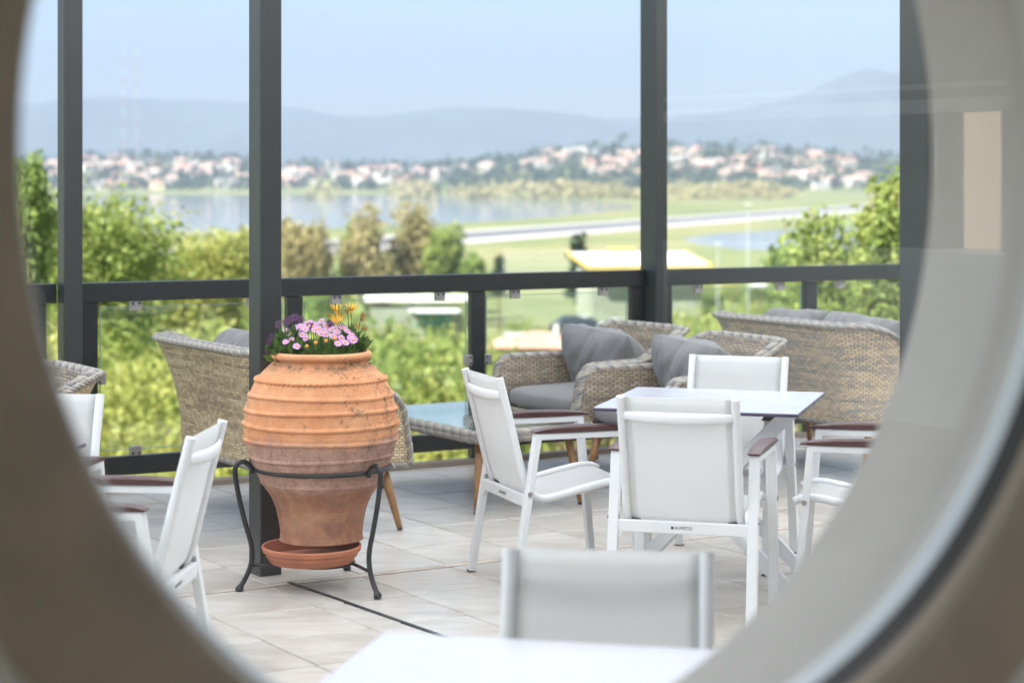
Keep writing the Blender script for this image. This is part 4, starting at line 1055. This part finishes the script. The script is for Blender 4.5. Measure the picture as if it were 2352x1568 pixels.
p=at(1235,762,112); b=empty('tiled_house',(p.x,p.y,terr(p.x,p.y)),R(-6)); tag(b,'house with salmon tiled roof seen through the middle railing pane','house')
zr=p.z-b.location.z
m=MB(); m.box((0,0,(zr-.5)/2),(4.6,4,zr-.5)); m.build('wall',M['hcream'],b)
rfm=hipped(4.6,4,zr-.7,.75,.35); rf=rfm.build('roof',M['roofs'],b)
m=MB(); m.box((1.0,.3,zr+.1),(.3,.3,.6)); m.build('chimney',M['hwall'],rf)
def car(name,label,pos,rz,mat):
    c=empty(name,pos,rz); tag(c,label,'car','cars parked below the terrace')
    m=MB(); P=[]
    for x,zt,w in((-2.1,.62,.70),(-1.9,.92,.82),(-1.0,.98,.86),(.9,.96,.86),(1.8,.84,.80),(2.1,.6,.68)): P.append([(x,-w,.25),(x,-w,zt*.8),(x,-w*.92,zt),(x,w*.92,zt),(x,w,zt*.8),(x,w,.25)])
    m.grid(P,wrap=True); m.build('body',mat,c,smooth=True,auto=40)
    m=MB(); P=[]
    for x,zt,w in((-1.6,.95,.80),(-1.1,1.42,.66),(.3,1.45,.68),(1.1,.95,.80)): P.append([(x,-.80,.93),(x,-w,zt),(x,w,zt),(x,.80,.93)])
    m.grid(P,wrap=True); m.build('windows',M['pane'],c,auto=40)
    m=MB(); m.box((-.4,0,1.455),(1.3,1.25,.03)); m.build('roof_panel',mat,c)
    for x in(-1.3,1.3):
        for y in(-.8,.8): m=MB(); m.tube([(x,y-.1,.31),(x,y+.1,.31)],.31,14); m.build('wheel',M['tyre'],c)
for px,py,Y,rz,mat,lab in((1322,757,170,10,'cardark','dark car parked above the salmon tiled roof'),(1345,758,172,12,'carwhite','white car parked right beside the dark car above the salmon roof'),(1432,766,165,5,'carwhite','white car parked alone right of the salmon tiled roof')):
    q=at(px,py+8,Y); g_=terr(q.x,q.y); pd=MB(); car('parked_car',lab,(q.x,q.y,max(g_,q.z-.3) if q.z-g_<.6 else q.z),R(rz),M[mat])
# car park slab carrying the cars
q=at(1380,765,168); m=MB(); g_=terr(q.x,q.y); m.box((q.x,q.y,(q.z-.32+g_-2)/2),(16,11,abs(q.z-.32-g_+2))); tag(m.build('car_park',M['concrete']),kind='structure')
for k,(px,yt,yb_,Y,lab) in enumerate([(1718,470,612,260,'tall thin pale lamp pole before the pond'),(1648,560,612,255,'short pale pole between the yellow edged roof and the pond'),(1740,655,700,120,'weathered utility pole seen through the right railing pane')]):
    p=foot(px,Y); zt=EYE-(yt-YH)*Y/FPX; t=empty('lamp_pole',p); tag(t,lab,'pole','poles below the terrace')
    m=MB(); m.tube([(0,0,0),(0,0,zt-p.z)],[.08,.05],8); m.build('shaft',M['mastwhite'] if k<2 else M['bark'],t); m=MB(); m.box((0,-.3,zt-p.z),(.9,.5,.18)); m.build('lamp_head',M['mastwhite'],t)
p=foot(1240,285); t=empty('mesh_fence',p); tag(t,'tall pale ball court fence beyond the railing','fence')
for k in range(16): m=MB(); m.tube([(-5+k*.75,0,0),(-5+k*.75,0,EYE-(578-YH)*285/FPX-p.z)],.05,5); m.build('fence_post',M['mastwhite'],t)
m=MB(); 
for zq in range(6): zz=(EYE-(578-YH)*285/FPX-p.z)-zq*.9; m.tube([(-5,0,zz),(6.25,0,zz)],.035,4)
m.build('fence_wires',M['mastwhite'],t)

# ------------------------------------------------------------------ the town across the lagoon
HG='houses of the town across the lagoon'
hp=[]
for k,(wm_,rm_,w,d,h,rh,lab) in enumerate([('hwall','rooft',15,11,7,2.6,'white house with red tiled roof in the hillside town across the lagoon'),('hwall','roofp',20,12,9,2.6,'white house with pale terracotta roof in the hillside town across the lagoon'),('hcream','rooft',16,12,8,2.8,'cream house with red tiled roof in the hillside town across the lagoon'),('hpink','roofp',24,12,9,2.5,'pale pink house with terracotta roof in the hillside town across the lagoon'),('hwall','roofg',22,13,10,0,'white flat roofed block in the hillside town across the lagoon')]):
    m=MB(); m.box((0,0,h/2-2),(w,d,h+4)); wo=m.build('wall',M[wm_])
    if rh: ro=hipped(w,d,h,rh,.6).build('roof',M[rm_])
    else: 
        m=MB(); m.box((0,0,h+.25),(w+.4,d+.4,.5)); m.box((w*.2,0,h+1.4),(4,4,2)); ro=m.build('roof',M[rm_])
    m=MB()
    for fz in range(2 if h<9 else 3):
        for fx in range(int(w//4)): m.box((-w/2+2.4+fx*4,-d/2-.02,1.6+fz*2.9),(1.2,.12,1.3))
    wi=m.build('windows',M['pane'])
    for o in(wo,ro,wi): 
        bpy.data.objects.remove(o,do_unlink=False) if False else col.objects.unlink(o)
    hp.append((wo.data,ro.data,wi.data,lab)); 
    for o in(wo,ro,wi): bpy.data.objects.remove(o)
g3=random.Random(12)
clusters=[(30,135,378,432,12),(195,330,368,432,26),(330,450,366,434,22),(440,570,362,430,26),(645,745,372,428,18),(755,915,380,428,24),(925,1022,388,436,14),(1055,1125,383,405,6),(1205,1335,352,384,20),(1340,1478,352,404,26),(1530,1645,344,398,22),(1640,1800,348,412,34),(1800,1960,350,414,30),(1880,1995,398,436,10)]
hn=0
for x0,x1,y0,y1,n in clusters:
    for k in range(n):
        q=hit(g3.uniform(x0,x1),g3.uniform(y0,y1)+6,1900)
        if q is None: continue
        i=g3.choices(range(5),[4,4,3,3,2])[0]; wo,ro,wi,lab=hp[i]
        e=empty('house',q,g3.uniform(-.6,.6)); s=g3.uniform(.75,1.25); e.scale=(s,s,s); tag(e,lab.replace('in the hillside town across the lagoon','in the far town '+('at left' if x1<600 else 'above the lagoon' if x1<1130 else 'on the left hill' if x1<1490 else 'on the right hill')),'house',HG)
        link('wall',wo,e); link('roof',ro,e); link('windows',wi,e); hn+=1
# woods between the houses and along the far shore
cs=[]
for k in range(1500):
    q=hit(g3.uniform(0,2120),g3.uniform(352,440),1900)
    if q is not None: cs.append((q.x,q.y,q.z+g3.uniform(1,9)))
for k in range(150):                     # crest of the hill
    px=g3.uniform(150,2100); Y=g3.uniform(3150,3350); X=(px-CX)/FPX*Y; cs.append((X,Y,terr(X,Y)+g3.uniform(2,11)*(1.6 if 1380<px<1520 else 1)))
tag(link('town_wood',leaf_mesh('town_wood',cs,12,(13,13,7),5.5,M['leaf_dark'],90)),'dark trees between the houses of the far town','wood',kind='stuff')
cs=[]
for x0,x1,n in((1040,1480,260),(1590,1810,150),(905,1000,50),(720,760,20),(1530,1600,40)):
    for k in range(n):
        q=gp(g3.uniform(x0,x1),g3.uniform(441,458)); h_=13*math.sin(math.pi*min(.98,max(.05,(q[0]/q[1]*FPX+CX-x0)/(x1-x0))))**.4
        cs.append((q[0],q[1],q[2]+g3.uniform(.5,h_)))
tag(link('shore_wood',leaf_mesh('shore_wood',cs,12,(11,11,5),4.5,M['leaf_olive'],91)),'olive brown wood along the far lagoon shore','wood',kind='stuff')
# two radio masts
for px,yt,lab in((284,104,'faint red and white radio mast over the far town, left of the two'),(314,112,'faint red and white radio mast over the far town, right of the two')):
    Y=2550; p=foot(px,Y); H_=EYE-(yt-YH)*Y/FPX-p.z; t=empty('radio_mast',p); tag(t,lab,'mast','radio masts over the far town'); n=14
    for k in range(n):
        z0,z1=H_*k/n,H_*(k+1)/n; m=MB(); c3=[(1.5*math.cos(a),1.5*math.sin(a)) for a in(.3,.3+2.094,.3+4.189)]
        for x,y in c3: m.tube([(x,y,z0),(x,y,z1)],.16,5)
        for q in range(4):
            za=z0+(z1-z0)*q/4; zb_=z0+(z1-z0)*(q+1)/4
            for i in range(3): m.tube([(*c3[i],za),(*c3[(i+1)%3],zb_)],.09,4)
        m.build('lattice_section',M['mastred' if k%2==0 else 'mastwhite'],t)

# ------------------------------------------------------------------ haze
hz=MB(); hz.box((0,6000,360),(24000,14000,800))
def m_haze():
    m,N,L,B=nt('pale haze'); N.remove(B); v=N.new('ShaderNodeVolumePrincipled'); v.inputs['Color'].default_value=(.345,.415,.555,1); v.inputs['Density'].default_value=HAZE
    v.inputs['Anisotropy'].default_value=0.0
    L.new(v.outputs[0],N['Material Output'].inputs['Volume']); return m
HAZE=1.65e-4
tag(hz.build('haze',m_haze()),'pale summer haze over the lagoon and the mountains','haze',kind='stuff')
print('tiles',len(tiles),'shrubs',ns,'houses',hn)
